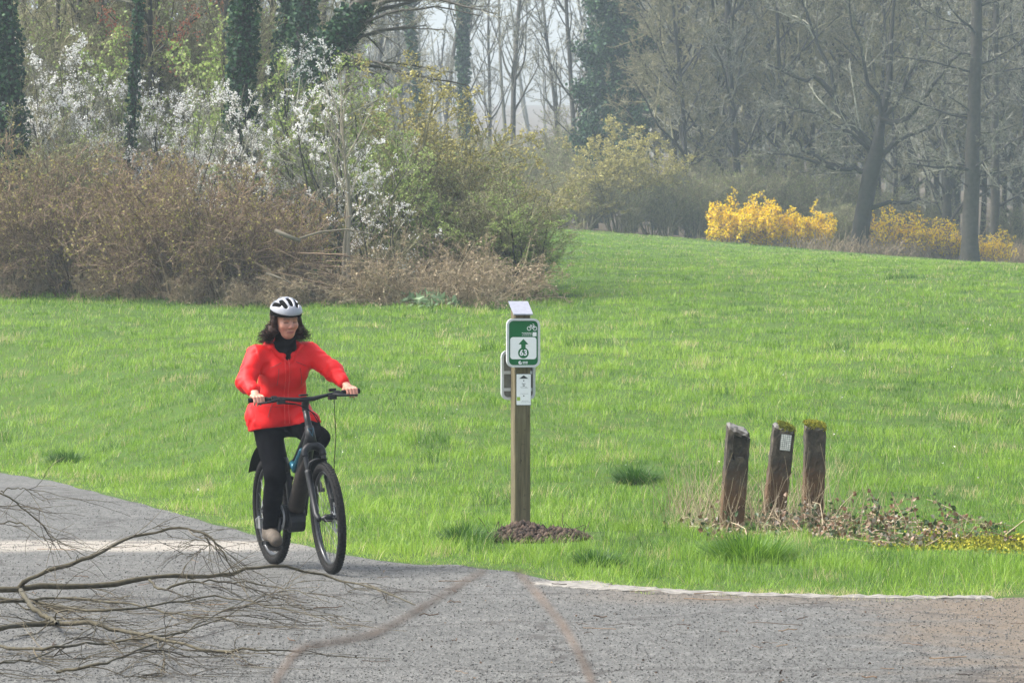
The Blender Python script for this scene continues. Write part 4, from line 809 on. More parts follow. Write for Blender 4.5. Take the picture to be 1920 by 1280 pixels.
M_SOIL = tint_mat('soil', [(0, (0.014, 0.009, 0.006)), (0.5, (0.042, 0.027, 0.018)), (1, (0.105, 0.073, 0.052))], 0.95)
def soil_heap():
    rng = R_(61); p = gp(976, 1010); n = 900; n = 2200; g = Geo(); a = rng.rand(n) * 6.28; r = np.sqrt(rng.rand(n)); x = np.cos(a) * r; y = np.sin(a) * r
    k = rng.rand(n) < 0.6; px = np.where(k, 0.02 + x * 0.26, 0.30 + x * 0.26); py = np.where(k, y * 0.50 - 0.25, -0.50 + y * 0.42) - 0.05; hz = np.where(k, 0.11, 0.08) * (1 - r ** 2)
    s = np.minimum(rng.gamma(2, 0.005, n) + 0.005, 0.035); V = np.stack([px, py, hz + rng.rand(n) * 0.02], 1)[:, None] + oct_[None] * s[:, None, None] * rng.uniform(0.6, 1.4, (n, 6, 1)); g.add(V.reshape(-1, 3), None, (np.arange(n)[:, None, None] * 6 + of[None]).reshape(-1, 3), np.repeat(rng.rand(n), 6))
    P = poly(rng, np.stack([rng.uniform(-.3, .5, 60), rng.uniform(-.5, .15, 60), np.full(60, .03)], 1), rng.randn(60, 3) * [1, .5, .3] + [0, 0, .2], rng.uniform(.06, .2, 60), 4, .3); tubes(g, P, np.full((60, 4), .003), 3, 0.95)
    tag(g.build('soil_heap', M_SOIL, loc=p), 'heap of freshly dug brown soil round the foot of the signpost', 'soil heap')
soil_heap()

# ------------------------------------------------------------------ concrete bollards
def bollard_mat():
    m, nt, bs = newmat('old_concrete'); tc = N(nt, 'ShaderNodeTexCoord'); sp = N(nt, 'ShaderNodeSeparateXYZ'); nt.links.new(tc.outputs['Object'], sp.inputs[0]); geo = N(nt, 'ShaderNodeNewGeometry'); sn = N(nt, 'ShaderNodeSeparateXYZ'); nt.links.new(geo.outputs['Normal'], sn.inputs[0])
    f = noise(nt, 9, 6, 0.65); f2 = noise(nt, 55, 4, 0.7); sc_ = N(nt, 'ShaderNodeMapRange', interpolation_type='SMOOTHSTEP'); sc_.inputs[1].default_value = 0.55; sc_.inputs[2].default_value = 0.22; ad = N(nt, 'ShaderNodeMath', operation='ADD'); sb = N(nt, 'ShaderNodeMath', operation='MULTIPLY_ADD'); sb.inputs[1].default_value = 0.9; sb.inputs[2].default_value = -0.45
    nt.links.new(f, sb.inputs[0]); nt.links.new(sp.outputs['Z'], ad.inputs[0]); nt.links.new(sb.outputs[0], ad.inputs[1]); nt.links.new(ad.outputs[0], sc_.inputs[0])
    a = ramp(nt, f, [(0.34, (0.014, 0.011, 0.008)), (0.52, (0.046, 0.037, 0.026)), (0.72, (0.12, 0.098, 0.07))]); b = ramp(nt, f, [(0.3, (0.05, 0.026, 0.011)), (0.7, (0.17, 0.092, 0.042))])
    c = mixc(nt, sc_.outputs[0], a, b); c = mixc(nt, ramp(nt, f2, [(0.60, (0,)*3), (0.7, (0.55,)*3)]), c, (0.18, 0.155, 0.12))
    up = N(nt, 'ShaderNodeMapRange'); up.inputs[1].default_value = 0.5; up.inputs[2].default_value = 0.8; nt.links.new(sn.outputs['Z'], up.inputs[0]); c = mixc(nt, up.outputs[0], c, mixc(nt, f2, (0.06, 0.056, 0.05), (0.25, 0.24, 0.22)))
    nt.links.new(c, bs.inputs['Base Color']); bs.inputs['Roughness'].default_value = 0.95; bump(nt, bs, f2, 0.6, 0.006); return m
M_CONC = bollard_mat()
M_MOSS = tint_mat('moss', [(0, (0.07, 0.10, 0.015)), (0.5, (0.24, 0.24, 0.02)), (1, (0.42, 0.38, 0.04))], 0.95)
def bollard(p, w, dpt, hL, hR, drop, lean, yaw, seed, label, feat):
    import bmesh
    rng = R_(seed); root = empty('bollard', p, (math.radians(2), math.radians(lean), yaw)); nx, ny, nz = 8, 6, 26
    bm = bmesh.new(); vs = {}
    def vert(i, j, k):
        if (i, j, k) not in vs:
            x = (i / nx - .5) * w; y = (j / ny - .5) * dpt; top = hL + (hR - hL) * i / nx - drop * (1 - j / ny); z = -0.25 + (top + 0.25) * k / nz
            e = 0.0
            cx, cy = abs(i / nx - .5) * 2, abs(j / ny - .5) * 2
            if cx > .99 and cy > .99: x *= 0.93; y *= 0.93
            if k == nz and (cx > .99 or cy > .99): z -= 0.012 + 0.012 * rng.rand(); x *= 0.97; y *= 0.97
            jit = rng.randn(3) * 0.0022; vs[(i, j, k)] = bm.verts.new((x + jit[0], y + jit[1], z + jit[2] * 1.6))
        return vs[(i, j, k)]
    def recess(i, k): return feat == 'recess' and 3 <= i <= 5 and 19 <= k <= 22
    for k in range(nz):
        for i in range(nx):
            bm.faces.new([vert(i, 0, k), vert(i + 1, 0, k), vert(i + 1, 0, k + 1), vert(i, 0, k + 1)]); bm.faces.new([vert(i + 1, ny, k), vert(i, ny, k), vert(i, ny, k + 1), vert(i + 1, ny, k + 1)])
        for j in range(ny):
            bm.faces.new([vert(0, j + 1, k), vert(0, j, k), vert(0, j, k + 1), vert(0, j + 1, k + 1)]); bm.faces.new([vert(nx, j, k), vert(nx, j + 1, k), vert(nx, j + 1, k + 1), vert(nx, j, k + 1)])
    for i in range(nx):
        for j in range(ny): bm.faces.new([vert(i, j, nz), vert(i + 1, j, nz), vert(i + 1, j + 1, nz), vert(i, j + 1, nz)])
    if feat == 'recess':
        fs = [f for f in bm.faces if f.normal.length >= 0 and all(abs(v.co.y + dpt / 2) < 0.02 for v in f.verts) and -0.035 < f.calc_center_median().x < 0.06 and hL - 0.29 < f.calc_center_median().z < hL - 0.115]
        r = bmesh.ops.extrude_face_region(bm, geom=fs); vv = [e for e in r['geom'] if isinstance(e, bmesh.types.BMVert)]; bmesh.ops.delete(bm, geom=fs, context='FACES'); bmesh.ops.translate(bm, verts=vv, vec=(0, 0.035, 0))
    me = bpy.data.meshes.new('shaft'); bm.normal_update(); bm.to_mesh(me); bm.free(); me.materials.append(M_CONC); o = bpy.data.objects.new('shaft', me); COL.objects.link(o); o.parent = root
    if feat == 'recess':
        g = Geo()
        tubes(g, np.array([[-0.045, -dpt/2 - .002, hL - .11], [-0.045, -dpt/2 - .002, hL - .29]]), [0.003, 0.003], 4, 0.6); g.build('groove', M_CONC, root)
    if feat == 'reflector':
        g = Geo(); yy = -dpt / 2 - 0.006; plate(g, rrect(0.085, 0.13, 0.004, 2), yy, yy + 0.009, 0.018, hL - 0.155); ro = g.build('reflector', plain('reflector_base', (0.30, 0.30, 0.29), 0.4), root); g = Geo()
        for a in range(5):
            for b in range(8): plate(g, rrect(0.0125, 0.012, 0.003, 2), yy - 0.003, yy + 0.001, 0.018 + (a - 2) * 0.0162, hL - 0.155 + (b - 3.5) * 0.0155)
        g.build('lens_grid', plain('reflector_lens', (0.75, 0.74, 0.70), 0.3), ro)
    if feat in ('moss', 'reflector'):
        n = 2600 if feat == 'moss' else 1500; x = rng.uniform(-.5, .5, n) if feat == 'moss' else rng.uniform(-.28, .5, n); y = rng.uniform(-.5, .5, n); top = hL + (hR - hL) * (x + .5) - drop * (.5 - y)
        lump = 0.028 * (1 - (2 * np.abs(x)) ** 3) * (1 - (2 * np.abs(y)) ** 3) + 0.004; g = Geo(); z = top + rng.rand(n) * lump; ed = np.abs(y) > .47; z[ed] -= rng.rand(ed.sum()) * 0.03
        leaves(g, rng, np.stack([x * w, y * dpt, z], 1), 0.011, np.clip(rng.rand(n) * (1 if feat == 'moss' else 0.6), 0, 1), 1.0, 0.002, up=0.8); g.build('moss_cap', M_MOSS, root)
    return tag(root, label, 'bollard', 'row of three old concrete bollards')
bollard(gp(1371, 990), 0.188, 0.17, 0.855, 0.79, 0.045, 4.0, 0.05, 71, 'nearest bollard with bare grey slanted top and a rectangular recess in its face', 'recess')
bollard(gp(1449, 977), 0.178, 0.17, 0.80, 0.765, 0.03, 6.6, 0.05, 72, 'middle bollard, leaning most, with a white reflector grid below its half mossy top', 'reflector')
bollard(gp(1524, 966), 0.172, 0.17, 0.765, 0.745, 0.03, 1.2, 0.02, 73, 'farthest bollard, nearly upright, topped with a full cushion of yellow green moss', 'moss')

# bramble and dry stalks round the bollards
def bramble_patch():
    rng = R_(81); g = Geo(); c = gp(1560, 998); n = 260
    b = np.stack([rng.randn(n) * 0.62 + 0.08, rng.randn(n) * 0.7 - 0.2, np.zeros(n)], 1); b[:, 0] = np.clip(b[:, 0], -1.0, 1.3)
    P = poly(rng, b, rng.randn(n, 3) * [1, .6, .25] + [0, 0, 0.5], rng.uniform(0.15, 0.5, n), 6, 0.25, (0, 0, -0.2)); zz = ground_z(P[..., 0] + c.x, P[..., 1] + c.y) - c.z; P[..., 2] = np.maximum(P[..., 2], 0.01) + zz
    root = empty('bramble_patch', c); tubes(g, P, np.linspace(.005, .002, 6)[None] * np.ones((n, 1)), 4, rng.rand(n)); g.build('stems', M_TAN, root)
    g = Geo(); leaves(g, rng, pts_on(rng, P, 2600), 0.034, np.clip(rng.rand(2600) ** 0.8, 0, 1), 1.2, 0.02, up=0.5)
    g.build('leaves', tint_mat('bramble_leaves', [(0, (0.028, 0.05, 0.02)), (0.4, (0.075, 0.12, 0.045)), (0.62, (0.16, 0.075, 0.035)), (0.8, (0.22, 0.13, 0.07)), (1, (0.42, 0.38, 0.32))], 0.45, transl=0.1), root); tag(root, 'low bramble with glossy green and rust leaves spreading right of the bollards', 'bramble')
bramble_patch()
rng = R_(83); n = 420; cs = [gp(1290, 985), gp(1345, 985), gp(1420, 985), gp(1500, 975), gp(1590, 985)]; ci = rng.choice(5, n, p=[.22, .24, .24, .2, .1]); b = np.array([tuple(cs[i]) for i in ci]) + np.stack([rng.randn(n) * 0.14, rng.randn(n) * 0.5, 0 * rng.rand(n)], 1); b[:, 2] = ground_z(b[:, 0], b[:, 1])
P = poly(rng, b, np.stack([rng.randn(n) * 0.3, rng.randn(n) * 0.3, np.ones(n)], 1), rng.gamma(5, 0.055, n) + 0.12, 5, 0.1, (0, 0, -0.04)); g = Geo(); tubes(g, P, np.linspace(.0022, .001, 5)[None] * np.ones((n, 1)), 3, rng.uniform(.4, 1, n)); tag(g.build('dry_grass', M_TAN), kind='stuff')
rng = R_(84); n = 9000; b = np.array([tuple(MOSS_C)]) + np.stack([rng.randn(n) * 0.30, rng.randn(n) * 0.6 - 0.2, np.zeros(n)], 1); b[:, 2] = ground_z(b[:, 0], b[:, 1]) + rng.rand(n) * 0.02; g = Geo(); leaves(g, rng, b, 0.02, None, 1.0, 0, up=1.0)
tag(g.build('moss', M_MOSS), kind='stuff')

# ------------------------------------------------------------------ fallen branches on the road
M_BR = tint_mat('branch_bark', [(0, (0.016, 0.011, 0.007)), (0.5, (0.062, 0.053, 0.030)), (1, (0.16, 0.13, 0.085))], 0.8, nscale=30)
def line(px, n=26):
    """photo points (u, v, distance) -> smooth 3-D path"""
    q = np.array([pp(u, v, min(d, (CAM_H - 0.03 - 0.05 * (i % 2)) * F_PX / (v - HOR))) for i, (u, v, d) in enumerate(px)]); s = np.linspace(0, len(q) - 1, n); t = np.arange(len(q)); o = np.stack([np.interp(s, t, q[:, k]) for k in range(3)], -1)
    for _ in range(2): o[1:-1] = 0.25 * o[:-2] + 0.5 * o[1:-1] + 0.25 * o[2:]
    o[:, 2] = np.maximum(o[:, 2], 0.012); return o
def fallen(name, seed, mains, label, tw=(9, 5), twL=0.42, flatz=0.16):
    rng = R_(seed); g = Geo(); tg = Geo(); root_p = None; A, RA = [], []
    for px, r0, r1 in mains:
        P = line(px) + rng.randn(26, 3) * 0.005; A.append(P); RA.append(np.linspace(r0, r1, 26) * (1 + 0.1 * rng.randn(26)))
    A, RA = np.array(A), np.array(RA); base = A[0, 0].copy(); base[2] = 0; root = empty(name, base)
    tubes(g, A - base, RA, 7, 0.5); g.build('limbs', M_BR, root, smooth=True)
    P, Rr = A, RA; dirb = np.array([0.5, 0.0, 0.0])
    for k, per in enumerate(tw):
        P, Rr = sprout(rng, P, Rr, per, (0.1, 1), (0.2, 0.8), twL if k == 0 else 0.35, 7, 0.12, (0.05, 0, -0.05), 0.011, 0.0026 if k == 0 else 0.0019, 0.3, absL=True, flat=(1, 1, flatz))
        P[..., 2] = np.maximum(P[..., 2], 0.008 + 0.05 * rng.rand(*P.shape[:1])[:, None] * 0.3); tubes(tg, P - base, Rr, 4, np.clip(rng.rand(len(P)) * 0.9, 0, 1))
    tg.build('twigs', M_BR, root); return tag(root, label, 'fallen branch', 'branches fallen on the road')
fallen('fallen_branch', 91, [
    ([(-160, 1112, 25.0), (0, 1104, 25.0), (100, 1099, 25.1), (210, 1097, 25.2), (300, 1082, 25.3), (380, 1078, 25.4), (430, 1080, 25.5), (480, 1060, 25.6), (540, 1062, 25.8), (620, 1083, 26.0), (700, 1096, 25.8), (780, 1132, 25.0)], 0.021, 0.004),
    ([(35, 1100, 25.0), (60, 1078, 24.9), (120, 1060, 24.9), (180, 1042, 24.9), (230, 1010, 25.1), (290, 996, 25.2), (350, 990, 25.3), (382, 996, 25.2), (410, 1022, 25.1), (440, 1072, 25.2)], 0.014, 0.0035),
    ([(280, 1086, 25.2), (300, 1108, 25.0), (350, 1090, 24.8), (420, 1090, 24.9), (520, 1098, 25.0), (620, 1128, 24.8)], 0.009, 0.002),
    ([(380, 996, 25.2), (395, 1020, 25.2), (350, 1046, 25.0)], 0.005, 0.002)],
    'long fallen branch with one limb arching over the road, tip reaching past the wheels', (8, 4), 0.30)
fallen('fallen_branch', 92, [
    ([(-160, 1190, 22.9), (0, 1180, 23.0), (80, 1167, 23.1), (180, 1168, 23.1), (230, 1182, 23.1), (300, 1196, 23.0), (400, 1222, 22.9), (480, 1218, 22.9), (570, 1222, 22.8)], 0.017, 0.0035),
    ([(40, 1106, 24.4), (60, 1140, 24.0), (100, 1162, 23.5), (105, 1168, 23.2)], 0.015, 0.010),
    ([(0, 1212, 22.6), (100, 1214, 22.6), (200, 1204, 22.8), (310, 1190, 23.0), (420, 1160, 23.3), (500, 1110, 24.2)], 0.008, 0.002),
    ([(110, 1258, 22.0), (200, 1240, 22.1), (270, 1216, 22.5), (380, 1166, 23.2), (480, 1112, 24.2)], 0.008, 0.002),
    ([(290, 1196, 23.0), (310, 1232, 22.6), (306, 1256, 22.2)], 0.005, 0.0025)],
    'mossy fallen branch lowest in the pile, lying flat on the near asphalt', (10, 4), 0.40)
fallen('fallen_branch', 93, [
    ([(-140, 1112, 24.6), (0, 1118, 24.5), (110, 1136, 24.2), (210, 1148, 24.0), (300, 1132, 24.0), (400, 1116, 24.3), (460, 1126, 24.2), (560, 1146, 23.9), (640, 1170, 23.5)], 0.010, 0.002),
    ([(-140, 1150, 23.8), (0, 1128, 24.3), (120, 1118, 24.5), (240, 1130, 24.2), (320, 1150, 23.9), (420, 1156, 23.7), (560, 1160, 23.6)], 0.010, 0.002),
    ([(-140, 1250, 22.2), (0, 1246, 22.2), (80, 1230, 22.4), (170, 1180, 23.0), (250, 1110, 24.4)], 0.006, 0.002)],
    'tangle of thin fallen twigs lying between the long branch and the mossy one', (11, 4), 0.36)
fallen('fallen_branch', 94, [
    ([(-120, 900, 27.0), (0, 920, 26.8), (40, 948, 26.8), (85, 990, 26.8), (110, 1020, 26.7), (135, 1046, 26.6)], 0.007, 0.002),
    ([(-120, 985, 26.6), (0, 981, 26.6), (40, 978, 26.6), (70, 1000, 26.5), (100, 1022, 26.5)], 0.006, 0.002),
    ([(0, 922, 26.8), (30, 914, 26.8), (60, 916, 26.8), (95, 942, 26.7)], 0.004, 0.0018), ([(-120, 952, 26.7), (0, 949, 26.7), (50, 946, 26.7), (80, 958, 26.7)], 0.004, 0.0018)],
    'thin drooping branch entering from the left frame edge above the pile', (4, 2), 0.26)

# bare twigs close to the lens, growing out of the verge in front of the camera
def near_twig(name, seed, px, r0, r1, label, side):
    rng = R_(seed); q = np.array([pp(u, v, d) for u, v, d in px]); foot = np.array([q[0, 0] + side, q[0, 1] + 0.1, 0.0]); mid = (q[0] + foot) / 2 + np.array([side * 0.2, 0, 0.15]); q = np.concatenate([[foot, mid], q])
    s = np.linspace(0, len(q) - 1, 40); P = np.stack([np.interp(s, np.arange(len(q)), q[:, k]) for k in range(3)], -1); P[1:-1] = .25 * P[:-2] + .5 * P[1:-1] + .25 * P[2:]; Rr = np.linspace(r0, r1, 40); Rr[[22, 28, 33]] *= 1.5
    g = Geo(); tubes(g, P - foot, Rr, 8, 0.75); root = empty(name, foot); g.build('stem', M_BR2, root, smooth=True)
    tag(root, label, 'twig')
M_BR2 = tint_mat('near_twig_bark', [(0, (0.07, 0.055, 0.045)), (1, (0.17, 0.135, 0.11))], 0.85, nscale=60)
near_twig('near_twig', 95, [(500, 1300, 2.80), (560, 1215, 2.83), (620, 1205, 2.86), (700, 1190, 2.88), (760, 1158, 2.91), (820, 1122, 2.94), (880, 1085, 2.97), (910, 1070, 2.97)], 0.0023, 0.0012, 'blurred bare twig rising from the bottom edge towards the grass, left of the pair', -0.03)
near_twig('near_twig', 96, [(1120, 1300, 2.80), (1085, 1220, 2.83), (1055, 1170, 2.86), (1010, 1115, 2.88), (978, 1078, 2.91), (965, 1066, 2.91)], 0.0024, 0.0013, 'blurred thin twig leaning left from the bottom edge, right of the pair', 0.03)

def pale_plant():
    rng = R_(97); p = gp(812, 578); root = empty('dock_plant', p); g = Geo(); n = 90; b = np.stack([rng.randn(n) * 0.28, rng.randn(n) * 0.3, rng.uniform(0.03, 0.2, n)], 1); b[:, 2] += ground_z(b[:, 0] + p.x, b[:, 1] + p.y) - p.z
    leaves(g, rng, b, 0.07, None, 2.4, 0, up=0.8); g.build('leaves', tint_mat('dock_leaves', [(0, (0.10, 0.20, 0.07)), (1, (0.34, 0.44, 0.26))], 0.4, transl=0.3), root)
    tag(root, 'patch of pale broad leaves in the grass below the tan bramble thicket', 'leafy plant')
pale_plant()
# ------------------------------------------------------------------ cyclist: implicit surfaces -> one continuous mesh
class Sdf:
    def __init__(s, lo, hi, h):
        s.lo = np.asarray(lo, float); s.h = h; s.n = np.ceil((np.asarray(hi) - s.lo) / h).astype(int) + 1
        s.v = np.full(tuple(s.n), 0.5, np.float32)
    def _blk(s, lo, hi):
        a = np.clip(np.floor((np.asarray(lo) - s.lo) / s.h).astype(int), 0, s.n - 1); b = np.clip(np.ceil((np.asarray(hi) - s.lo) / s.h).astype(int) + 1, 1, s.n)
        sl = tuple(slice(i, j) for i, j in zip(a, b)); ax = [s.lo[k] + s.h * np.arange(a[k], b[k]) for k in range(3)]
        return sl, np.stack(np.meshgrid(*ax, indexing='ij'), -1)
    def _put(s, sl, d, k, sub):
        o = s.v[sl]
        if sub:
            d = -d
            hh = np.clip(0.5 - 0.5 * (o - d) / max(k, 1e-6), 0, 1); s.v[sl] = o * (1 - hh) + d * hh + k * hh * (1 - hh)
        else:
            hh = np.clip(0.5 + 0.5 * (o - d) / max(k, 1e-6), 0, 1); s.v[sl] = o * (1 - hh) + d * hh - k * hh * (1 - hh)
        return s
    def cap(s, a, b, ra, rb=None, k=0.02, sub=False, fl=None):
        """tapered capsule; fl = (axis, factor) flattens it along one axis"""
        rb = ra if rb is None else rb; a = np.asarray(a, float); b = np.asarray(b, float); m = max(ra, rb) * 1.3 + k + 3 * s.h
        sl, p = s._blk(np.minimum(a, b) - m, np.maximum(a, b) + m); ba = b - a; pa = p - a; t = np.clip((pa @ ba) / max(ba @ ba, 1e-9), 0, 1)
        q = pa - t[..., None] * ba
        if fl is not None: q[..., fl[0]] /= fl[1]
        return s._put(sl, np.linalg.norm(q, axis=-1) - (ra + (rb - ra) * t), k, sub)
    def ell(s, c, r, k=0.02, sub=False, rot=None):
        c = np.asarray(c, float); r = np.asarray(r, float); m = r.max() + k + 3 * s.h; sl, p = s._blk(c - m, c + m); q = p - c
        if rot is not None: q = q @ np.asarray(rot)
        k0 = np.linalg.norm(q / r, axis=-1); k1 = np.linalg.norm(q / r ** 2, axis=-1); return s._put(sl, k0 * (k0 - 1) / np.maximum(k1, 1e-6), k, sub)
    def cut(s, nrm_, off):
        """remove everything where n.p > off"""
        ax = [s.lo[k] + s.h * np.arange(s.n[k]) for k in range(3)]
        d = ax[0][:, None, None] * nrm_[0] + ax[1][None, :, None] * nrm_[1] + ax[2][None, None, :] * nrm_[2] - off; s.v = np.maximum(s.v, d.astype(np.float32)); return s
    def warp(s, fn):
        ax = [s.lo[k] + s.h * np.arange(s.n[k]) for k in range(3)]; s.v = s.v + fn(np.stack(np.meshgrid(*ax, indexing='ij'), -1)).astype(np.float32); return s
    def mesh(s):
        v = s.v; nx, ny, nz = v.shape; neg = v < 0; cnt = np.zeros((nx - 1, ny - 1, nz - 1), np.int8)
        cor = [(i, j, k) for i in (0, 1) for j in (0, 1) for k in (0, 1)]
        for i, j, k in cor: cnt += neg[i:nx - 1 + i, j:ny - 1 + j, k:nz - 1 + k]
        act = np.argwhere((cnt > 0) & (cnt < 8)); ids = np.full(cnt.shape, -1, np.int64); ids[tuple(act.T)] = np.arange(len(act))
        val = {c: v[act[:, 0] + c[0], act[:, 1] + c[1], act[:, 2] + c[2]] for c in cor}; acc = np.zeros((len(act), 3)); num = np.zeros(len(act))
        for a in cor:
            for ax in range(3):
                if a[ax] == 0:
                    b = list(a); b[ax] = 1; va, vb = val[a], val[tuple(b)]; m = (va < 0) != (vb < 0); t = np.where(m, va / np.where(m, va - vb, 1), 0)
                    pt = np.tile(np.array(a, float), (len(act), 1)); pt[:, ax] = t; acc[m] += pt[m]; num[m] += 1
        V = s.lo + s.h * (act + acc / num[:, None]); Q = []
        for ax in range(3):
            o = [k for k in range(3) if k != ax]; sl0 = [slice(None)] * 3; sl1 = [slice(None)] * 3; sl0[ax] = slice(0, -1); sl1[ax] = slice(1, None)
            e = np.argwhere(neg[tuple(sl0)] != neg[tuple(sl1)]); e = e[(e[:, o[0]] > 0) & (e[:, o[1]] > 0) & (e[:, o[0]] < v.shape[o[0]] - 1) & (e[:, o[1]] < v.shape[o[1]] - 1)]
            f = neg[tuple(e.T)]; q = []
            for da, db in ((-1, -1), (0, -1), (0, 0), (-1, 0)):
                c = e.copy(); c[:, o[0]] += da; c[:, o[1]] += db; q.append(ids[tuple(c.T)])
            q = np.stack(q, 1); flip = f if ax == 1 else ~f; q[flip] = q[flip][:, ::-1]; Q.append(q)
        g = Geo(); g.add(V, np.concatenate(Q)); return g
def folds(freqs, seed, amp):
    r = R_(seed); K = [(np.array(k) * r.uniform(0.8, 1.2, 3), r.rand() * 6.28) for k in freqs]
    return lambda p: amp * sum(np.sin(p @ k + f + 1.5 * np.sin(p @ k[::-1] * 0.6)) for k, f in K) / len(K) ** 0.5

BIKE_F = flat(621, 1077.0); BIKE_R = flat(515, 1058.7)
WB = math.dist(BIKE_F, BIKE_R); YAW = math.atan2(BIKE_F[1] - BIKE_R[1], BIKE_F[0] - BIKE_R[0]); ROLL = math.radians(3.0)
RLOC, RROT = (BIKE_R[0], BIKE_R[1], 0.006), (ROLL, 0, YAW)
HUB = np.array([WB, 0, 0.365]); AX = np.array([-0.407, 0, 0.914]); FW = np.array([0.914, 0, 0.407])
STEER = math.radians(-4.0); AXP = HUB - 0.045 * FW
def S(p):
    """turn the front end about the steering axis"""
    p = np.asarray(p, float); q = p - AXP; c, s = math.cos(STEER), math.sin(STEER); return AXP + q * c + np.cross(AX, q) * s + AX * (q @ AX)[..., None] * (1 - c)
BAR = AXP + AX * 0.835; BAR = BAR + np.array([0.05, 0, 0])       # centre of the handlebar clamp
BAR[2] = 1.135

def col_mat(name, rough=0.6, sss=0.0):
    m, nt, bs = newmat(name); a = N(nt, 'ShaderNodeAttribute', attribute_name='Col'); f = noise(nt, 60, 4)
    nt.links.new(mixc(nt, 1.0, a.outputs['Color'], ramp(nt, f, [(0.3, (0.88,)*3), (0.7, (1.1,)*3)]), 'MULTIPLY'), bs.inputs['Base Color']); bs.inputs['Roughness'].default_value = rough
    bs.inputs['Subsurface Weight'].default_value = sss; bs.inputs['Subsurface Radius'].default_value = (0.01, 0.004, 0.002); bs.inputs['Subsurface Scale'].default_value = 0.5
    return m
def paint(o, fn):
    me = o.data; n = len(me.vertices); co = np.empty(n * 3); me.vertices.foreach_get('co', co); c = fn(co.reshape(-1, 3)); a = me.attributes.new('Col', 'FLOAT_COLOR', 'POINT'); a.data.foreach_set('color', np.concatenate([c, np.ones((n, 1))], 1).ravel().astype(np.float32))
M_RED_J = None
def person():
    global HEAD
    hd = np.array([0.515, 0.0, 1.655]); tilt = math.radians(12); yw = math.radians(3)
    cy, sy, ct, st = math.cos(yw), math.sin(yw), math.cos(tilt), math.sin(tilt)
    HR = np.array([[cy, -sy, 0], [sy, cy, 0], [0, 0, 1]]) @ np.array([[ct, 0, st], [0, 1, 0], [-st, 0, ct]])
    H = lambda x, y, z: hd + HR @ np.array([x, y, z])
    hipR, hipL = np.array([0.27, -0.095, 0.99]), np.array([0.27, 0.095, 0.99])
    knR, anR, toR = np.array([0.50, -0.125, 0.635]), np.array([0.365, -0.135, 0.265]), np.array([0.50, -0.15, 0.205])
    knL, anL, toL = np.array([0.66, 0.135, 0.865]), np.array([0.335, 0.135, 0.60]), np.array([0.50, 0.15, 0.545])
    shR, shL = np.array([0.405, -0.185, 1.425]), np.array([0.405, 0.185, 1.425])
    gR, gL = S(BAR + [-0.045, -0.318, 0.032]), S(BAR + [-0.045, 0.318, 0.032])
    elR, elL = np.array([0.545, -0.315, 1.255]), np.array([0.60, 0.285, 1.30])
    wrR, wrL = gR + [-0.085, 0.012, 0.045], gL + [-0.085, -0.012, 0.045]
    b = Sdf((0.05, -0.46, 0.12), (0.95, 0.46, 1.80), 0.0042)
    b.ell((0.29, 0, 1.02), (0.12, 0.165, 0.13)); b.ell((0.33, 0, 1.17), (0.10, 0.135, 0.15), 0.05); b.ell((0.39, 0, 1.34), (0.11, 0.155, 0.15), 0.05)
    b.cap((0.41, -0.13, 1.43), (0.41, 0.13, 1.43), 0.06, k=0.05); b.cap((0.425, 0, 1.44), H(-0.02, 0, -0.06), 0.058, 0.052, 0.04)
    for h, k, a, t in ((hipR, knR, anR, toR), (hipL, knL, anL, toL)):
        b.cap(h, k, 0.085, 0.055, 0.05); b.cap(k, a, 0.053, 0.034, 0.03); b.cap(k * .65 + a * .35 + [-0.02, 0, 0], k * .4 + a * .6 + [-.01, 0, 0], 0.045, 0.03, 0.03); b.cap(a - [.03, 0, .03], t, 0.034, 0.027, 0.02)
    for s_, e, w, g, sg in ((shR, elR, wrR, gR, -1), (shL, elL, wrL, gL, 1)):
        b.cap(s_, e, 0.052, 0.04, 0.04); b.cap(e, w, 0.040, 0.026, 0.02)
        # palm on top of the grip, four bent fingers over the front, thumb beneath the inner side
        b.cap(w, g + [-0.035, 0, 0.022], 0.026, 0.026, 0.015, fl=(2, 0.75))
        for q in range(4):
            yo = (q - 1.5) * 0.0205; ln = (0.94, 1.05, 1.0, 0.82)[q if sg < 0 else 3 - q]; kn = g + np.array([0.006, yo, 0.012]); p1 = kn + np.array([0.030, 0, -0.006]) * ln; p2 = p1 + np.array([0.010, 0, -0.030]) * ln; p3 = p2 + np.array([-0.017, 0, -0.020]) * ln
            b.cap(g + [-0.040, yo * 0.85, 0.016], kn, 0.0125, 0.0115, 0.010); b.cap(kn, p1, 0.0108, 0.0098, 0.004); b.cap(p1, p2, 0.0097, 0.0087, 0.003); b.cap(p2, p3, 0.0085, 0.0072, 0.003)
        yi = -sg * 0.045; b.cap(g + [-0.045, yi * .5, 0.010], g + [-0.022, yi, -0.004], 0.013, 0.0115, 0.008); b.cap(g + [-0.022, yi, -0.004], g + [0.006, yi * 1.12, -0.022], 0.0112, 0.0085, 0.004)
    # head
    b.ell(H(-0.012, 0, 0.035), (0.095, 0.076, 0.092), 0.02, rot=HR); b.ell(H(0.022, 0, -0.035), (0.066, 0.060, 0.078), 0.03, rot=HR); b.ell(H(0.048, 0, -0.088), (0.030, 0.032, 0.024), 0.03, rot=HR)
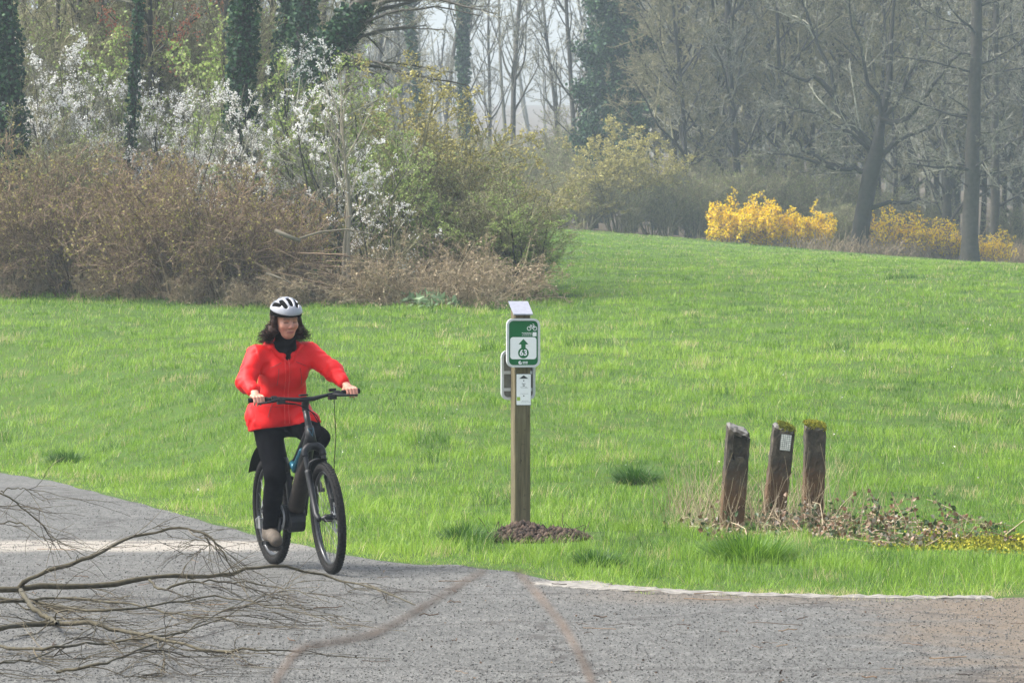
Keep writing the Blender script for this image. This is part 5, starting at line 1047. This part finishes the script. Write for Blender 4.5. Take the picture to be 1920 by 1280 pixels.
    for sg in (-1, 1):
        b.ell(H(0.058, 0.036 * sg, -0.024), (0.024, 0.024, 0.022), 0.026, rot=HR); b.ell(H(0.086, 0.031 * sg, 0.010), (0.016, 0.019, 0.010), 0.012, True, HR); b.ell(H(0.070, 0.031 * sg, 0.008), (0.0135, 0.0155, 0.0125), 0.004, rot=HR)
        b.ell(H(-0.008, 0.078 * sg, -0.005), (0.018, 0.010, 0.030), 0.006, rot=HR); b.ell(H(0.094, 0.0115 * sg, -0.030), (0.010, 0.0085, 0.0075), 0.006, rot=HR)
        b.cap(H(0.082, 0.012 * sg, 0.027), H(0.072, 0.045 * sg, 0.026), 0.0085, 0.007, 0.012)
    b.cap(H(0.083, 0, 0.018), H(0.105, 0, -0.022), 0.0085, 0.0115, 0.010)
    b.cap(H(0.083, -0.018, -0.059), H(0.083, 0.018, -0.059), 0.0062, k=0.006); b.cap(H(0.080, -0.016, -0.069), H(0.080, 0.016, -0.069), 0.0070, k=0.006); b.cap(H(0.093, -0.016, -0.064), H(0.093, 0.016, -0.064), 0.0018, k=0.003, sub=True)
    skin = np.array([0.50, 0.245, 0.17])
    def colour(p):
        c = np.tile(skin, (len(p), 1)); q = (p - hd) @ HR; x, y, z = q.T; ay = np.abs(y); head = (np.linalg.norm(q, axis=1) < 0.16) & (x > 0.03)
        def mixin(m, col): c[:] = c * (1 - m[:, None]) + np.array(col) * m[:, None]
        mixin(0.45 * np.exp(-(((ay - 0.038) / 0.02) ** 2 + ((z + 0.03) / 0.02) ** 2)) * head, (0.55, 0.17, 0.12))
        mixin(0.35 * np.exp(-((ay / 0.014) ** 2 + ((z + 0.022) / 0.014) ** 2)) * head, (0.56, 0.19, 0.14))
        mixin(0.9 * np.exp(-((z + 0.0635) / 0.0075) ** 2) * (ay < 0.024) * (x > 0.07) * head, (0.40, 0.11, 0.10))
        mixin(0.8 * np.exp(-((z + 0.0635) / 0.002) ** 2) * (ay < 0.024) * (x > 0.07) * head, (0.12, 0.03, 0.03))
        mixin(0.85 * np.exp(-(((z - 0.0005) / 0.0032) ** 2)) * (np.abs(ay - 0.031) < 0.0155) * head, (0.035, 0.02, 0.016))
        mixin(0.30 * np.exp(-(((ay - 0.031) / 0.016) ** 2 + ((z - 0.012) / 0.008) ** 2)) * head, (0.33, 0.14, 0.10))
        mixin(0.75 * np.exp(-(((z - 0.028 + (ay - 0.03) ** 2 * 8) / 0.004) ** 2)) * (np.abs(ay - 0.031) < 0.02) * head, (0.10, 0.055, 0.035))
        hands = (p[:, 2] < 1.25) & (p[:, 2] > 1.02) & (np.abs(p[:, 1]) > 0.24); c[hands] = c[hands] * [1.12, 1.0, 1.0]
        return c
    body = b.mesh().build('person', col_mat('skin', 0.5, 0.0), smooth=True); paint(body, colour); body.location = RLOC; body.rotation_euler = RROT
    tag(body, 'woman in red jacket and white helmet sitting on the bicycle, looking down to the road', 'person')
    # --- red jacket
    def jm():
        m, nt, bs = newmat('red_shell_fabric'); f = noise(nt, 20, 6, 0.6, None, 0.6); f2 = noise(nt, 220, 2)
        nt.links.new(mixc(nt, f, (0.58, 0.005, 0.006), (0.76, 0.010, 0.011)), bs.inputs['Base Color']); bs.inputs['Roughness'].default_value = 0.55; bs.inputs['Specular IOR Level'].default_value = 0.2
        bump(nt, bs, f, 0.4, 0.010); return m
    MJ = jm(); j = Sdf((0.04, -0.47, 0.84), (0.80, 0.47, 1.60), 0.0055)
    j.ell((0.275, 0, 1.00), (0.185, 0.205, 0.17), 0.03); j.ell((0.33, 0, 1.16), (0.145, 0.172, 0.20), 0.06); j.ell((0.385, 0, 1.335), (0.14, 0.168, 0.155), 0.06); j.ell((0.46, 0.07, 1.30), (0.07, 0.075, 0.08), 0.05); j.ell((0.46, -0.07, 1.30), (0.07, 0.075, 0.08), 0.05)
    j.cap((0.40, -0.14, 1.43), (0.40, 0.14, 1.43), 0.066, k=0.05)
    j.cap(hipL + [0.0, 0.01, -0.01], hipL * .5 + knL * .5 + [0, 0.01, 0.02], 0.125, 0.10, 0.05); j.cap(hipR + [0, -.015, 0.02], hipR * .72 + knR * .28, 0.125, 0.115, 0.05)
    for s_, e, w in ((shR, elR, wrR), (shL, elL, wrL)):
        j.cap(s_, e, 0.074, 0.060, 0.05); j.cap(e, w + (e - w) * 0.10, 0.060, 0.045, 0.03)
    for sg in (-1, 1):   # stand-up collar and hood rolled behind the neck
        j.cap((0.435, 0.085 * sg, 1.475), (0.505, 0.03 * sg, 1.42), 0.026, 0.018, 0.015); j.cap((0.36, 0.075 * sg, 1.50), (0.435, 0.092 * sg, 1.48), 0.036, 0.028, 0.02); j.cap((0.30, 0, 1.485), (0.36, 0.08 * sg, 1.50), 0.052, 0.038, 0.02)
    j.cap((0.40, 0, 1.45), (0.47, 0, 1.66), 0.058, 0.075, 0.012, sub=True)
    j.cap((0.485, -0.105, 1.475), (0.525, -0.012, 1.375), 0.017, 0.010, 0.006); j.cap((0.485, 0.105, 1.475), (0.525, 0.012, 1.375), 0.017, 0.010, 0.006)
    # pocket flaps, waist seam
    for sg in (-1, 1): j.cap((0.515, 0.05 * sg, 1.325), (0.50, 0.11 * sg, 1.34), 0.009, 0.007, 0.012)
    arms = folds([(60, 12, 40), (35, -50, 55), (80, 30, -20)], 7, 0.0042); torso = folds([(10, 14, 46), (18, -22, 60), (6, 38, 24)], 9, 0.0036)
    j.warp(lambda p: np.where(np.abs(p[..., 1]) > 0.205, arms(p), torso(p)))
    j.cut((0.12, 0.03, -1.0), -0.895)
    jk = j.mesh().build('jacket', MJ, body, smooth=True); tag(jk, 'red hooded jacket')
    zx = lambda z: 0.385 + 0.152 - 0.55 * max(0, 1.30 - z) ** 1.0 * 0.30
    # zip and hem band as raised lines following the front: shoot from the front onto the surface
    g = Geo(); V = np.array([v.co for v in jk.data.vertices])
    def front(y, z): 
        k = (np.abs(V[:, 1] - y) < 0.012) & (np.abs(V[:, 2] - z) < 0.012); return V[k, 0].max() if k.any() else None
    for y0 in (0.0, -0.028):
        pz = [(front(y0, z), y0, z) for z in np.linspace(1.40, 0.965, 26)]; pz = [q for q in pz if q[0] is not None]; pz = np.array(pz); pz[1:-1, 0] = (pz[:-2, 0] + pz[1:-1, 0] + pz[2:, 0]) / 3; tubes(g, pz + [0.001, 0, 0], np.full(len(pz), 0.0032 if y0 == 0 else 0.0026), 6)
    def seam(a, b_, r=.0024):
        q = [(front(a[0] + (b_[0] - a[0]) * t_, a[1] + (b_[1] - a[1]) * t_), a[0] + (b_[0] - a[0]) * t_, a[1] + (b_[1] - a[1]) * t_) for t_ in np.linspace(0, 1, 9)]; q = [e for e in q if e[0] is not None]
        if len(q) > 3: q = np.array(q); q[1:-1, 0] = (q[:-2, 0] + q[1:-1, 0] + q[2:, 0]) / 3; tubes(gs, q, np.full(len(q), r), 6)
    gs = Geo()
    for sg in (-1, 1): seam((.052 * sg, 1.375), (.125 * sg, 1.345)); seam((.075 * sg, 1.335), (.085 * sg, 1.225)); seam((.10 * sg, 1.115), (.135 * sg, 1.015), .003); seam((.03 * sg, 1.075), (.15 * sg, 1.09), .0018)
    gs.build('seams', plain('seam_red', (0.33, 0.006, 0.007), 0.6, nscale=90), jk)
    g.build('zip', plain('zip_red', (0.75, 0.03, 0.025), 0.4, nscale=90), jk)
    # --- trousers
    t = Sdf((0.05, -0.30, 0.22), (0.85, 0.30, 1.12), 0.0055); t.ell((0.28, 0, 1.0), (0.155, 0.185, 0.13))
    for h, k, a in ((hipR, knR, anR), (hipL, knL, anL)): t.cap(h, k, 0.100, 0.072, 0.05); t.cap(k, a + (k - a) * .05, 0.070, 0.052, 0.03); t.cap(k * .7 + a * .3 + [-0.03, 0, 0], k * .4 + a * .6 + [-.02, 0, 0], 0.055, 0.045, 0.03)
    t.warp(folds([(30, 20, 50), (50, -20, 30)], 13, 0.0035)); t.mesh().build('trousers', plain('black_cloth', (0.004, 0.004, 0.005), 0.9, 0, 0.03, 30, 0.3), body, smooth=True)
    # --- shoes with dark soles
    MS = plain('taupe_shoe', (0.085, 0.066, 0.048), 0.8, nscale=40, amt=0.3); MSO = plain('dark_sole', (0.03, 0.024, 0.02), 0.8)
    for a, tt, nm in ((anR, toR, 'right'), (anL, toL, 'left')):
        d = (tt - a); d[1] = 0; d /= np.linalg.norm(d); up = np.array([-d[2], 0, d[0]]); up = up if up[2] > 0 else -up
        f = Sdf(np.minimum(a, tt) - .13, np.maximum(a, tt) + .13, 0.0045); heel = a - d * 0.045 - up * 0.045; toe = tt + d * 0.02
        f.cap(heel + up * .015, toe + up * .002, 0.040, 0.036, 0.02); f.cap(a - up * .05, a + up * 0.005, 0.046, 0.045, 0.03); f.cap(a + d * .04 - up * .03, tt - d * .02 + up * .008, 0.043, 0.037, 0.03); f.cap(tt, toe + d * .015, 0.040, 0.034, 0.02, fl=(1, 1.12))
        so = f.mesh().build('shoe', MS, body, smooth=True); g = Geo(); q = []
        for x, w in ((-.10, .026), (-.06, .034), (0, .032), (.06, .037), (.10, .043), (.135, .042), (.165, .030), (.178, .014)): q.append((x, w))
        L = [(x, w) for x, w in q] + [(x, -w) for x, w in q[::-1]]; c0 = heel - up * 0.020 + d * .055; vv = []
        for o in (0.0, -0.024): vv += [c0 + d * x + np.array([0, w, 0]) + up * (o + 0.02 * max(0, (x - 0.10) / .08) ** 2) for x, w in L]
        n = len(L); k = np.arange(n); k2 = (k + 1) % n; vv += [np.mean(vv[:n], 0), np.mean(vv[n:2 * n], 0)]
        g.add(vv, np.stack([k, k2, n + k2, n + k], 1), np.concatenate([np.stack([np.full(n, 2 * n), k2, k], 1), np.stack([np.full(n, 2 * n + 1), n + k, n + k2], 1)])); g.build('sole', MSO, so)
    # --- black scarf, hair, helmet
    sc_ = Sdf((0.30, -0.16, 1.36), (0.62, 0.16, 1.62), 0.0045); sc_.cap((0.43, 0, 1.43), H(-0.012, 0, -0.075), 0.070, 0.066, 0.03); sc_.cap((0.49, -0.045, 1.475), (0.49, 0.045, 1.475), 0.032, k=0.02); sc_.cap((0.488, 0, 1.46), (0.507, 0, 1.405), 0.032, 0.018, 0.02)
    sc_.warp(folds([(20, 30, 90), (50, -40, 80)], 17, 0.0045)); sc_.mesh().build('scarf', plain('black_knit', (0.007, 0.0065, 0.007), 0.95, 0, 0.05, nscale=120, amt=0.4), body, smooth=True)
    rng = R_(77); MH = tint_mat('dark_brown_hair', [(0, (0.008, 0.005, 0.004)), (0.6, (0.034, 0.015, 0.010)), (1, (0.10, 0.034, 0.022))], 0.6, spec=0.15)
    hs_ = Sdf((0.30, -0.20, 1.44), (0.66, 0.20, 1.78), 0.005)
    hs_.ell(H(-0.045, 0, 0.02), (0.088, 0.092, 0.10), 0.02, rot=HR); hs_.ell(H(-0.065, 0, -0.09), (0.055, 0.09, 0.06), 0.03, rot=HR)
    for sg in (-1, 1): hs_.cap(H(0.012, 0.080 * sg, 0.035), H(0.0, 0.090 * sg, -0.06), 0.018, 0.030, 0.02); hs_.ell(H(-0.02, 0.10 * sg, -0.075), (0.042, 0.038, 0.034), 0.02)
    hs_.warp(folds([(60, 90, 50), (90, -60, 70)], 19, 0.006)); ho = hs_.mesh().build('hair', MH, body, smooth=True)
    n = 620; sg = np.sign(rng.randn(n)); u = rng.rand(n); ph = rng.uniform(-1.9, 0.30, n)     # strands start under the helmet rim and curl down to the shoulders
    st_ = np.array([H(-0.030 + 0.075 * math.cos(1.57 - p_), s_ * (0.088) * abs(math.sin(1.57 - p_)) if p_ > -1.57 else s_ * .05, 0.02 - 0.05 * q) for p_, s_, q in zip(ph, sg, u)])
    L = np.where(ph > -0.2, 0.11, 0.135) * rng.uniform(0.7, 1.15, n); s = np.linspace(0, 1, 12)[None, :, None]; dn = np.zeros((n, 1, 3)); dn[:, 0, 2] = -1; outw = np.zeros((n, 1, 3)); outw[:, 0, 1] = sg * rng.uniform(0.1, 0.75, n); outw[:, 0, 0] = -0.25 * rng.rand(n)
    P = st_[:, None] + (dn + outw * s * 1.1) * s * L[:, None, None]; w = rng.uniform(22, 38, n)[:, None] * s[..., 0] * L[:, None] / .17 + rng.rand(n)[:, None] * 6.28; am = (0.006 + 0.018 * s[..., 0]) * rng.uniform(.6, 1.3, n)[:, None]
    P[..., 0] += np.cos(w) * am; P[..., 1] += np.sin(w) * am; P[..., 2] += 0.6 * np.sin(w * .5) * am
    g = Geo(); tubes(g, P, np.linspace(1, .35, 12)[None] * rng.uniform(.0022, .0046, n)[:, None], 4, rng.rand(n) ** 1.5); g.build('curls', MH, ho)
    # helmet: dark foam core, pale ribbed shell with long vents, dark lower edge
    HC = H(-0.008, 0, 0.052); core = Sdf(HC - .2, HC + .2, 0.004); core.ell(HC, (0.1335, 0.102, 0.098), rot=HR); core.ell(HC - HR @ np.array([0, 0, .03]), (0.112, 0.086, 0.10), 0.004, True, HR); nn = HR @ np.array([0.10, 0, -1.0]); core.cut(nn, nn @ (HC + HR @ np.array([0, 0, -0.020])))
    co = core.mesh().build('helmet', plain('helmet_foam', (0.006, 0.006, 0.006), 0.9, 0, 0.05), body, smooth=True); tag(co, 'white and black bicycle helmet')
    sh = Sdf(HC - .2, HC + .2, 0.0033); sh.ell(HC, (0.139, 0.107, 0.105), rot=HR); sh.ell(HC - HR @ np.array([0, 0, .02]), (0.122, 0.091, 0.105), 0.003, True, HR); n2 = HR @ np.array([-0.10, 0, -1.0]); sh.cut(n2, n2 @ (HC + HR @ np.array([0, 0, 0.019])))
    for y, x0, x1, z in ((0.0, 0.03, 0.098, .09), (0.0, -.10, -.03, .09), (0.056, 0.03, 0.100, .075), (-0.056, 0.03, 0.100, .075), (0.045, -.105, -.02, .075), (-0.045, -.105, -.02, .075), (0.098, -0.02, 0.060, .045), (-0.098, -0.02, 0.060, .045), (0.082, -.09, -.035, .045), (-0.082, -.09, -.035, .045)):
        a, b_ = np.array([x0, y * (0.9), 0.0]), np.array([x1, y * 0.72, 0.0])
        def lift(q): q = q.copy(); k = 1 - (q[0] / .139) ** 2 - (q[1] / .107) ** 2; q[2] = 0.105 * math.sqrt(max(k, .02)); return q
        sh.cap(HC + HR @ lift(a), HC + HR @ lift(b_), 0.0165, 0.0140, 0.003, True)
    sh.mesh().build('helmet_shell', plain('helmet_shell', (0.28, 0.29, 0.32), 0.3, 0.1, 0.6, 30, 0.05), co, smooth=True)
person()

# ------------------------------------------------------------------ electric mountain bicycle
M_BLK = plain('black_paint', (0.009, 0.010, 0.011), 0.4, 0.0, 0.3, 30, 0.3); M_RUB = plain('tyre_rubber', (0.017, 0.0165, 0.016), 0.9, 0, 0.1, 70, 0.4); M_RIM = plain('rim_black', (0.035, 0.037, 0.04), 0.3, 0.4, 0.5); M_STEEL = plain('steel', (0.40, 0.41, 0.43), 0.3, 0.8); M_TEAL = plain('teal_paint', (0.01, 0.10, 0.15), 0.3, 0.2); M_MUD = plain('dusty_cover', (0.022, 0.017, 0.013), 0.8, 0, 0.3, 14, 0.5); M_GRIP = plain('grip_rubber', (0.009, 0.009, 0.009), 0.85, 0, 0.1)
def torus(g, c, R, r, nu=72, nv=12, sq=1.0, tint=.5):
    u = np.arange(nu) * 2 * np.pi / nu; v = np.arange(nv) * 2 * np.pi / nv; U, Vv = np.meshgrid(u, v, indexing='ij'); rr = R + r * np.cos(Vv); P = np.stack([rr * np.cos(U), r * sq * np.sin(Vv), rr * np.sin(U)], -1) + np.asarray(c)
    i = np.arange(nu * nv).reshape(nu, nv); q = np.stack([i, np.roll(i, -1, 0), np.roll(np.roll(i, -1, 0), -1, 1), np.roll(i, -1, 1)], -1).reshape(-1, 4); g.add(P.reshape(-1, 3), q[:, ::-1], None, tint)
def bent(g, pts, r, sides=10, n=30, cap=True):
    q = np.asarray(pts, float); s = np.linspace(0, len(q) - 1, n); o = np.stack([np.interp(s, np.arange(len(q)), q[:, k]) for k in range(3)], -1)
    for _ in range(3): o[1:-1] = .25 * o[:-2] + .5 * o[1:-1] + .25 * o[2:]
    rr = np.interp(s, np.arange(len(q)), r) if not np.isscalar(r) else np.full(n, r); tubes(g, o, rr, sides, .5, cap=cap); return o
def bicycle():
    root = empty('bicycle', RLOC, RROT); tag(root, 'black electric mountain bike ridden along the road by the woman in red', 'bicycle')
    def wheel(c, xf, disc_side=1):
        w = empty('wheel'); w.parent = root; g = Geo(); torus(g, c, 0.336, 0.029, 96, 14); 
        for k in range(78):
            for row, off in enumerate((-.018, 0.0, .018)):
                a = (k + .5 * (row % 2)) * 2 * np.pi / 78; e = np.array([np.cos(a), 0, np.sin(a)]); t_ = np.array([-np.sin(a), 0, np.cos(a)]); rr = 0.336 + math.sqrt(.029 ** 2 - off ** 2) + 0.0005; box(g, np.asarray(c) + e * rr + [0, off, 0], (0.010, 0.009, 0.006), rot=np.stack([t_, [0, 1, 0], e], 1))
        g.xform(xf).build('tyre', M_RUB, w, smooth=False)
        g = Geo(); torus(g, c, 0.301, 0.012, 72, 10, 1.15); g.xform(xf).build('rim', M_RIM, w, smooth=True)
        g = Geo(); rng = R_(3)
        for k in range(32):
            sgn = 1 if k % 2 else -1; a = k * 2 * np.pi / 32; a2 = a + (0.42 if (k // 2) % 2 else -0.42); tubes(g, np.array([np.asarray(c) + [0.028 * np.cos(a2), .03 * sgn, .028 * np.sin(a2)], np.asarray(c) + [.292 * np.cos(a), .003 * sgn, .292 * np.sin(a)]]), [.0013, .0013], 4)
        g.xform(xf).build('spokes', plain('spoke_steel', (0.09, 0.09, 0.095), 0.35, 0.7), w)
        g = Geo(); tubes(g, np.array([np.asarray(c) + [0, y, 0] for y in (-.068, -.034, -.026, .026, .034, .068)]), [.010, .013, .026, .026, .016, .010], 16, cap=True); g.xform(xf).build('hub', M_BLK, w, smooth=True)
        g = Geo(); a = np.linspace(0, 2 * np.pi, 48, endpoint=False); o1 = np.stack([np.cos(a), np.sin(a)], 1); ringplate(g, o1 * .10, o1 * .083, .045 * disc_side - .001, .045 * disc_side + .001, c[0], c[2])
        for k in range(6): aa = k * 1.047; tubes(g, np.array([np.asarray(c) + [.02 * np.cos(aa), .045 * disc_side, .02 * np.sin(aa)], np.asarray(c) + [.086 * np.cos(aa + .5), .045 * disc_side, .086 * np.sin(aa + .5)]]), [.004, .004], 4)
        g.xform(xf).build('brake_disc', M_STEEL, w); return w
    camber = lambda p: S(p)
    wheel(HUB, camber); wheel(np.array([0, 0, .365]), lambda p: p)
    # fork and steering column
    up = lambda t, y=0.0, f=0.0: AXP + AX * t + np.array([0, y, 0]) + FW * f
    g = Geo(); tubes(g, np.array([up(.515), up(.66), up(.70), up(.775)]), [.024, .024, .021, .021], 14, cap=True); bent(g, [up(.775) + [-.005, 0, .0], up(.80) + [.0, 0, .015], BAR + [0, 0, 0]], [.023, .025, .026], 12); g.xform(S).build('stem', M_BLK, root, smooth=True)
    g = Geo(); bent(g, [up(.455, -.062), up(.495, -.060), up(.52, -.035), up(.53, 0), up(.52, .035), up(.495, .060), up(.455, .062)], [.022, .025, .028, .030, .028, .025, .022], 12)
    for y in (-.062, .062): tubes(g, np.array([up(.47, y), up(.30, y)]), [.0168, .0168], 12)
    for y in (-.062, .062): tubes(g, np.array([up(.36, y), up(.34, y), up(.05, y), np.array([HUB[0], y, HUB[2]]) + AX * .0, np.array([HUB[0], y, HUB[2]]) - AX * .02]), [.0225, .0235, .021, .019, .012], 12, cap=True)
    bent(g, [up(.355, -.058, .0), up(.40, -.048, .03), up(.415, 0, .045), up(.40, .048, .03), up(.355, .058, 0)], .011, 8); fk = g.xform(S).build('fork', M_BLK, root, smooth=True)
    g = Geo(); box(g, HUB + [-.05, .058, .075], (.05, .035, .07)); box(g, HUB + [-.03, .052, .10], (.03, .03, .05)); g.xform(S).build('brake_caliper', M_BLK, fk)
    g = Geo(); 
    aa = np.linspace(math.radians(92), math.radians(128), 16); yy = np.linspace(-.038, .038, 7); M_ = np.array([[HUB + [np.cos(a) * .392, y, np.sin(a) * .392 - 4 * y * y] for y in yy] for a in aa]).reshape(-1, 3); i = np.arange(16 * 7).reshape(16, 7); qd = np.stack([i[:-1, :-1], i[1:, :-1], i[1:, 1:], i[:-1, 1:]], -1).reshape(-1, 4)
    g.add(M_, qd); g.add(M_ - [0, 0, .004], qd[:, ::-1]); g.xform(S).build('mudguard', M_GRIP, root, smooth=True)
    # handlebar, grips, levers, display
    g = Geo(); hb = [BAR + [.0 - .045 * max(0, abs(y) - .16) / .2, y, 0.022 * min(1, max(0, (abs(y) - .05) / .14))] for y in np.linspace(-.375, .375, 31)]; tubes(g, np.array(hb), np.interp(np.abs(np.linspace(-.375, .375, 31)), [0, .06, .12], [.0165, .0155, .0115]), 12, cap=True); h_ = g.xform(S).build('handlebar', M_BLK, root, smooth=True)
    for sg in (-1, 1):
        g = Geo(); e = [BAR + [-.045 * max(0, abs(y) - .16) / .2, y * sg, .022] for y in (.255, .262, .30, .34, .37, .38)]; tubes(g, np.array(e), [.0185, .0165, .0165, .016, .0165, .0185], 12, cap=True); g.xform(S).build('grip', M_GRIP, h_, smooth=True)
        g = Geo(); b0 = BAR + [-.005, .215 * sg, .022]; tubes(g, np.array([b0 + [.0, -.018 * sg, 0], b0 + [.0, .018 * sg, 0]]), [.019, .019], 10, cap=True); bent(g, [b0 + [.012, -.03 * sg, -.006], b0 + [.045, .005 * sg, -.012], b0 + [.065, .06 * sg, -.018], b0 + [.058, .125 * sg, -.022]], [.012, .011, .007, .0055], 8)
        box(g, b0 + [.025, -.04 * sg, -.022], (.045, .05, .032)); g.xform(S).build('brake_lever', M_BLK, h_, smooth=False)
    g = Geo(); box(g, BAR + [-.012, -.012, .028], (.05, .055, .012)); box(g, BAR + [-.02, .19, .045], (.03, .045, .02)); g.xform(S).build('display', M_BLK, h_)
    g = Geo(); 
    bent(g, S(np.array([BAR + [.03, -.18, -.005], BAR + [.075, -.09, -.02], BAR + [.085, .01, -.075], BAR + [.075, .075, -.20], BAR + [.06, .06, -.30], up(.52, .03, .03)])), .0034, 6, 40); bent(g, S(np.array([BAR + [.03, -.19, -.01], BAR + [.07, -.06, -.03], BAR + [.07, .05, -.11], BAR + [.05, .085, -.24], up(.57, .05, .0)])), .003, 6, 40)
    g.build('brake_cable', M_GRIP, root); g = Geo(); bent(g, S(np.array([BAR + [.03, .185, -.005], BAR + [.085, .165, -.12], BAR + [.095, .16, -.26], BAR + [.11, .13, -.42], HUB + [-.09, .085, .22], HUB + [-.05, .065, .12]])), .0027, 6, 44); g.build('hose', M_GRIP, root)
    # frame
    BB = np.array([.45, 0, .345]); HT, HBm = up(.665), up(.545); g = Geo()
    tubes(g, np.array([HT, HBm]), [.030, .034], 14, cap=True); bent(g, [HBm * .6 + HT * .4, np.array([.74, 0, .69]), BB + [.02, 0, .02]], [.036, .047, .052], 12); bent(g, [HT * .8 + HBm * .2, np.array([.58, 0, .72]), np.array([.36, 0, .665])], [.028, .024, .022], 12)
    bent(g, [BB, np.array([.37, 0, .66]), np.array([.345, 0, .73])], [.026, .022, .021], 12)
    for y in (-1, 1): bent(g, [BB + [-.03, .045 * y, .0], np.array([.2, .062 * y, .36]), np.array([0, .072 * y, .365])], [.017, .015, .013], 8); bent(g, [np.array([.38, .03 * y, .60]), np.array([.2, .058 * y, .50]), np.array([0, .072 * y, .37])], [.013, .012, .012], 8)
    fr = g.build('frame', M_BLK, root, smooth=True)
    g = Geo(); bent(g, [np.array([.83, 0, .755]), np.array([.70, 0, .61]), np.array([.53, 0, .405])], [.030, .056, .058], 12); g.build('battery', M_MUD, fr, smooth=True)
    g = Geo(); d_ = (HT - HBm) / np.linalg.norm(HT - HBm); fwd = FW; o = HBm * .45 + HT * .55 + fwd * .035; tri = np.array([o + d_ * .026 + [0, -.018, 0], o + d_ * .026 + [0, .018, 0], o - d_ * .028 + [0, .004, 0], o + d_ * .026 + [0, -.018, 0]]); tubes(g, S(tri), np.full(4, .0032), 5); g.build('badge', M_TEAL, fr)
    g = Geo(); tubes(g, np.array([[.66, -.036, .66], [.60, -.038, .71]]), [.022, .018], 10, cap=True); bent(g, [np.array([.80, -.030, .80]), np.array([.66, -.04, .68])], [.018, .020], 10); g.build('side_panel', M_TEAL, fr, smooth=True)
    g = Geo(); tubes(g, np.array([[.45, -.075, .345], [.45, -.065, .345], [.45, .065, .345], [.45, .075, .345]]), [.05, .082, .082, .05], 18, cap=True); tubes(g, np.array([[.50, -.055, .31], [.50, -.05, .31], [.50, .05, .31], [.50, .055, .31]]), [.05, .068, .068, .05], 16, cap=True); g.build('motor', M_BLK, root, smooth=False)
    g = Geo(); tubes(g, np.array([[.355, 0, .70], [.27, 0, .90]]), [.0158, .0158], 12, cap=True); g.build('seatpost', M_BLK, root, smooth=True)
    s = Sdf((.05, -.12, .84), (.5, .12, .98), .005); s.ell((.19, 0, .915), (.075, .078, .022)); s.cap((.19, 0, .918), (.40, 0, .918), .035, .018, .03, fl=(2, .5)); s.mesh().build('saddle', M_GRIP, root, smooth=True)
    # cranks with pedals: right foot down, left foot up
    for sg, dz, nm in ((-1, -.165, 'r'), (1, .165, 'l')):
        g = Geo(); p = BB + [0.0, .115 * sg, dz]; tubes(g, np.array([BB + [0, .085 * sg, 0], BB + [0, .10 * sg, dz * .5], p]), [.016, .012, .013], 8, cap=True); cr = g.build('crank', M_BLK, root, smooth=True); g = Geo(); box(g, p + [0, .05 * sg, 0.0], (.10, .085, .018)); [box(g, p + [x, .05 * sg, 0], (.012, .10, .026)) for x in (-.05, .05)]; g.build('pedal', M_BLK, cr)
    g = Geo(); a = np.linspace(0, 2 * np.pi, 40, endpoint=False); o1 = np.stack([np.cos(a), np.sin(a)], 1); ringplate(g, o1 * .085, o1 * .055, -.088, -.083, BB[0], BB[2]); [ringplate(g, o1 * r_, o1 * .02, -.05 - .004 * k, -.0475 - .004 * k, 0, .365) for k, r_ in enumerate((.085, .073, .06, .05, .04, .03))]; g.build('sprockets', M_STEEL, root)
    g = Geo(); bent(g, [[.45, -.086, .43], [.2, -.075, .43], [0, -.062, .43]], .005, 5); bent(g, [[.45, -.086, .26], [.2, -.078, .22], [.05, -.07, .19], [.0, -.066, .24]], .005, 5); g.build('chain', M_STEEL, root)
    g = Geo(); box(g, (.01, -.085, .285), (.05, .03, .07)); box(g, (.035, -.078, .215), (.03, .014, .10)); bent(g, [[-.01, -.09, .33], [-.05, -.10, .31], [-.06, -.09, .25]], .006, 6); g.build('derailleur', M_STEEL, root)
    # short rear mudguard and bottle-like lock holder on the seat tube
    g = Geo(); aa = np.linspace(math.radians(75), math.radians(150), 12); yy = np.linspace(-.045, .045, 5); M_ = np.array([[[np.cos(a) * .40 + .0, y, .365 + np.sin(a) * .40 + .06 - 5 * y * y] for y in yy] for a in aa]).reshape(-1, 3); i = np.arange(60).reshape(12, 5); qd = np.stack([i[:-1, :-1], i[1:, :-1], i[1:, 1:], i[:-1, 1:]], -1).reshape(-1, 4); g.add(M_, qd); g.add(M_ - [0, 0, .004], qd[:, ::-1]); g.build('rear_mudguard', M_GRIP, root, smooth=True)
    g = Geo(); tubes(g, np.array([[.47, -.06, .64], [.455, -.06, .74]]), [.037, .037], 14, cap=True); g.build('bottle', M_BLK, root, smooth=True)
bicycle()
# ------------------------------------------------------------------ spring haze
def haze():
    m = bpy.data.materials.new('haze_air'); m.use_nodes = True; nt = m.node_tree
    for n in list(nt.nodes):
        if n.type != 'OUTPUT_MATERIAL': nt.nodes.remove(n)
    pv = N(nt, 'ShaderNodeVolumePrincipled'); pv.inputs['Color'].default_value = (0.76, 0.89, 1.0, 1); pv.inputs['Density'].default_value = HAZE; pv.inputs['Anisotropy'].default_value = 0.3
    nt.links.new(pv.outputs[0], nt.nodes['Material Output'].inputs['Volume'])
    g = Geo(); z0, z1 = -40, 130; box(g, (0, 340, (z0 + z1) / 2), (1300, 960, z1 - z0))
    return tag(g.build('haze', m), kind='stuff')
HAZE = 0.00066
haze()
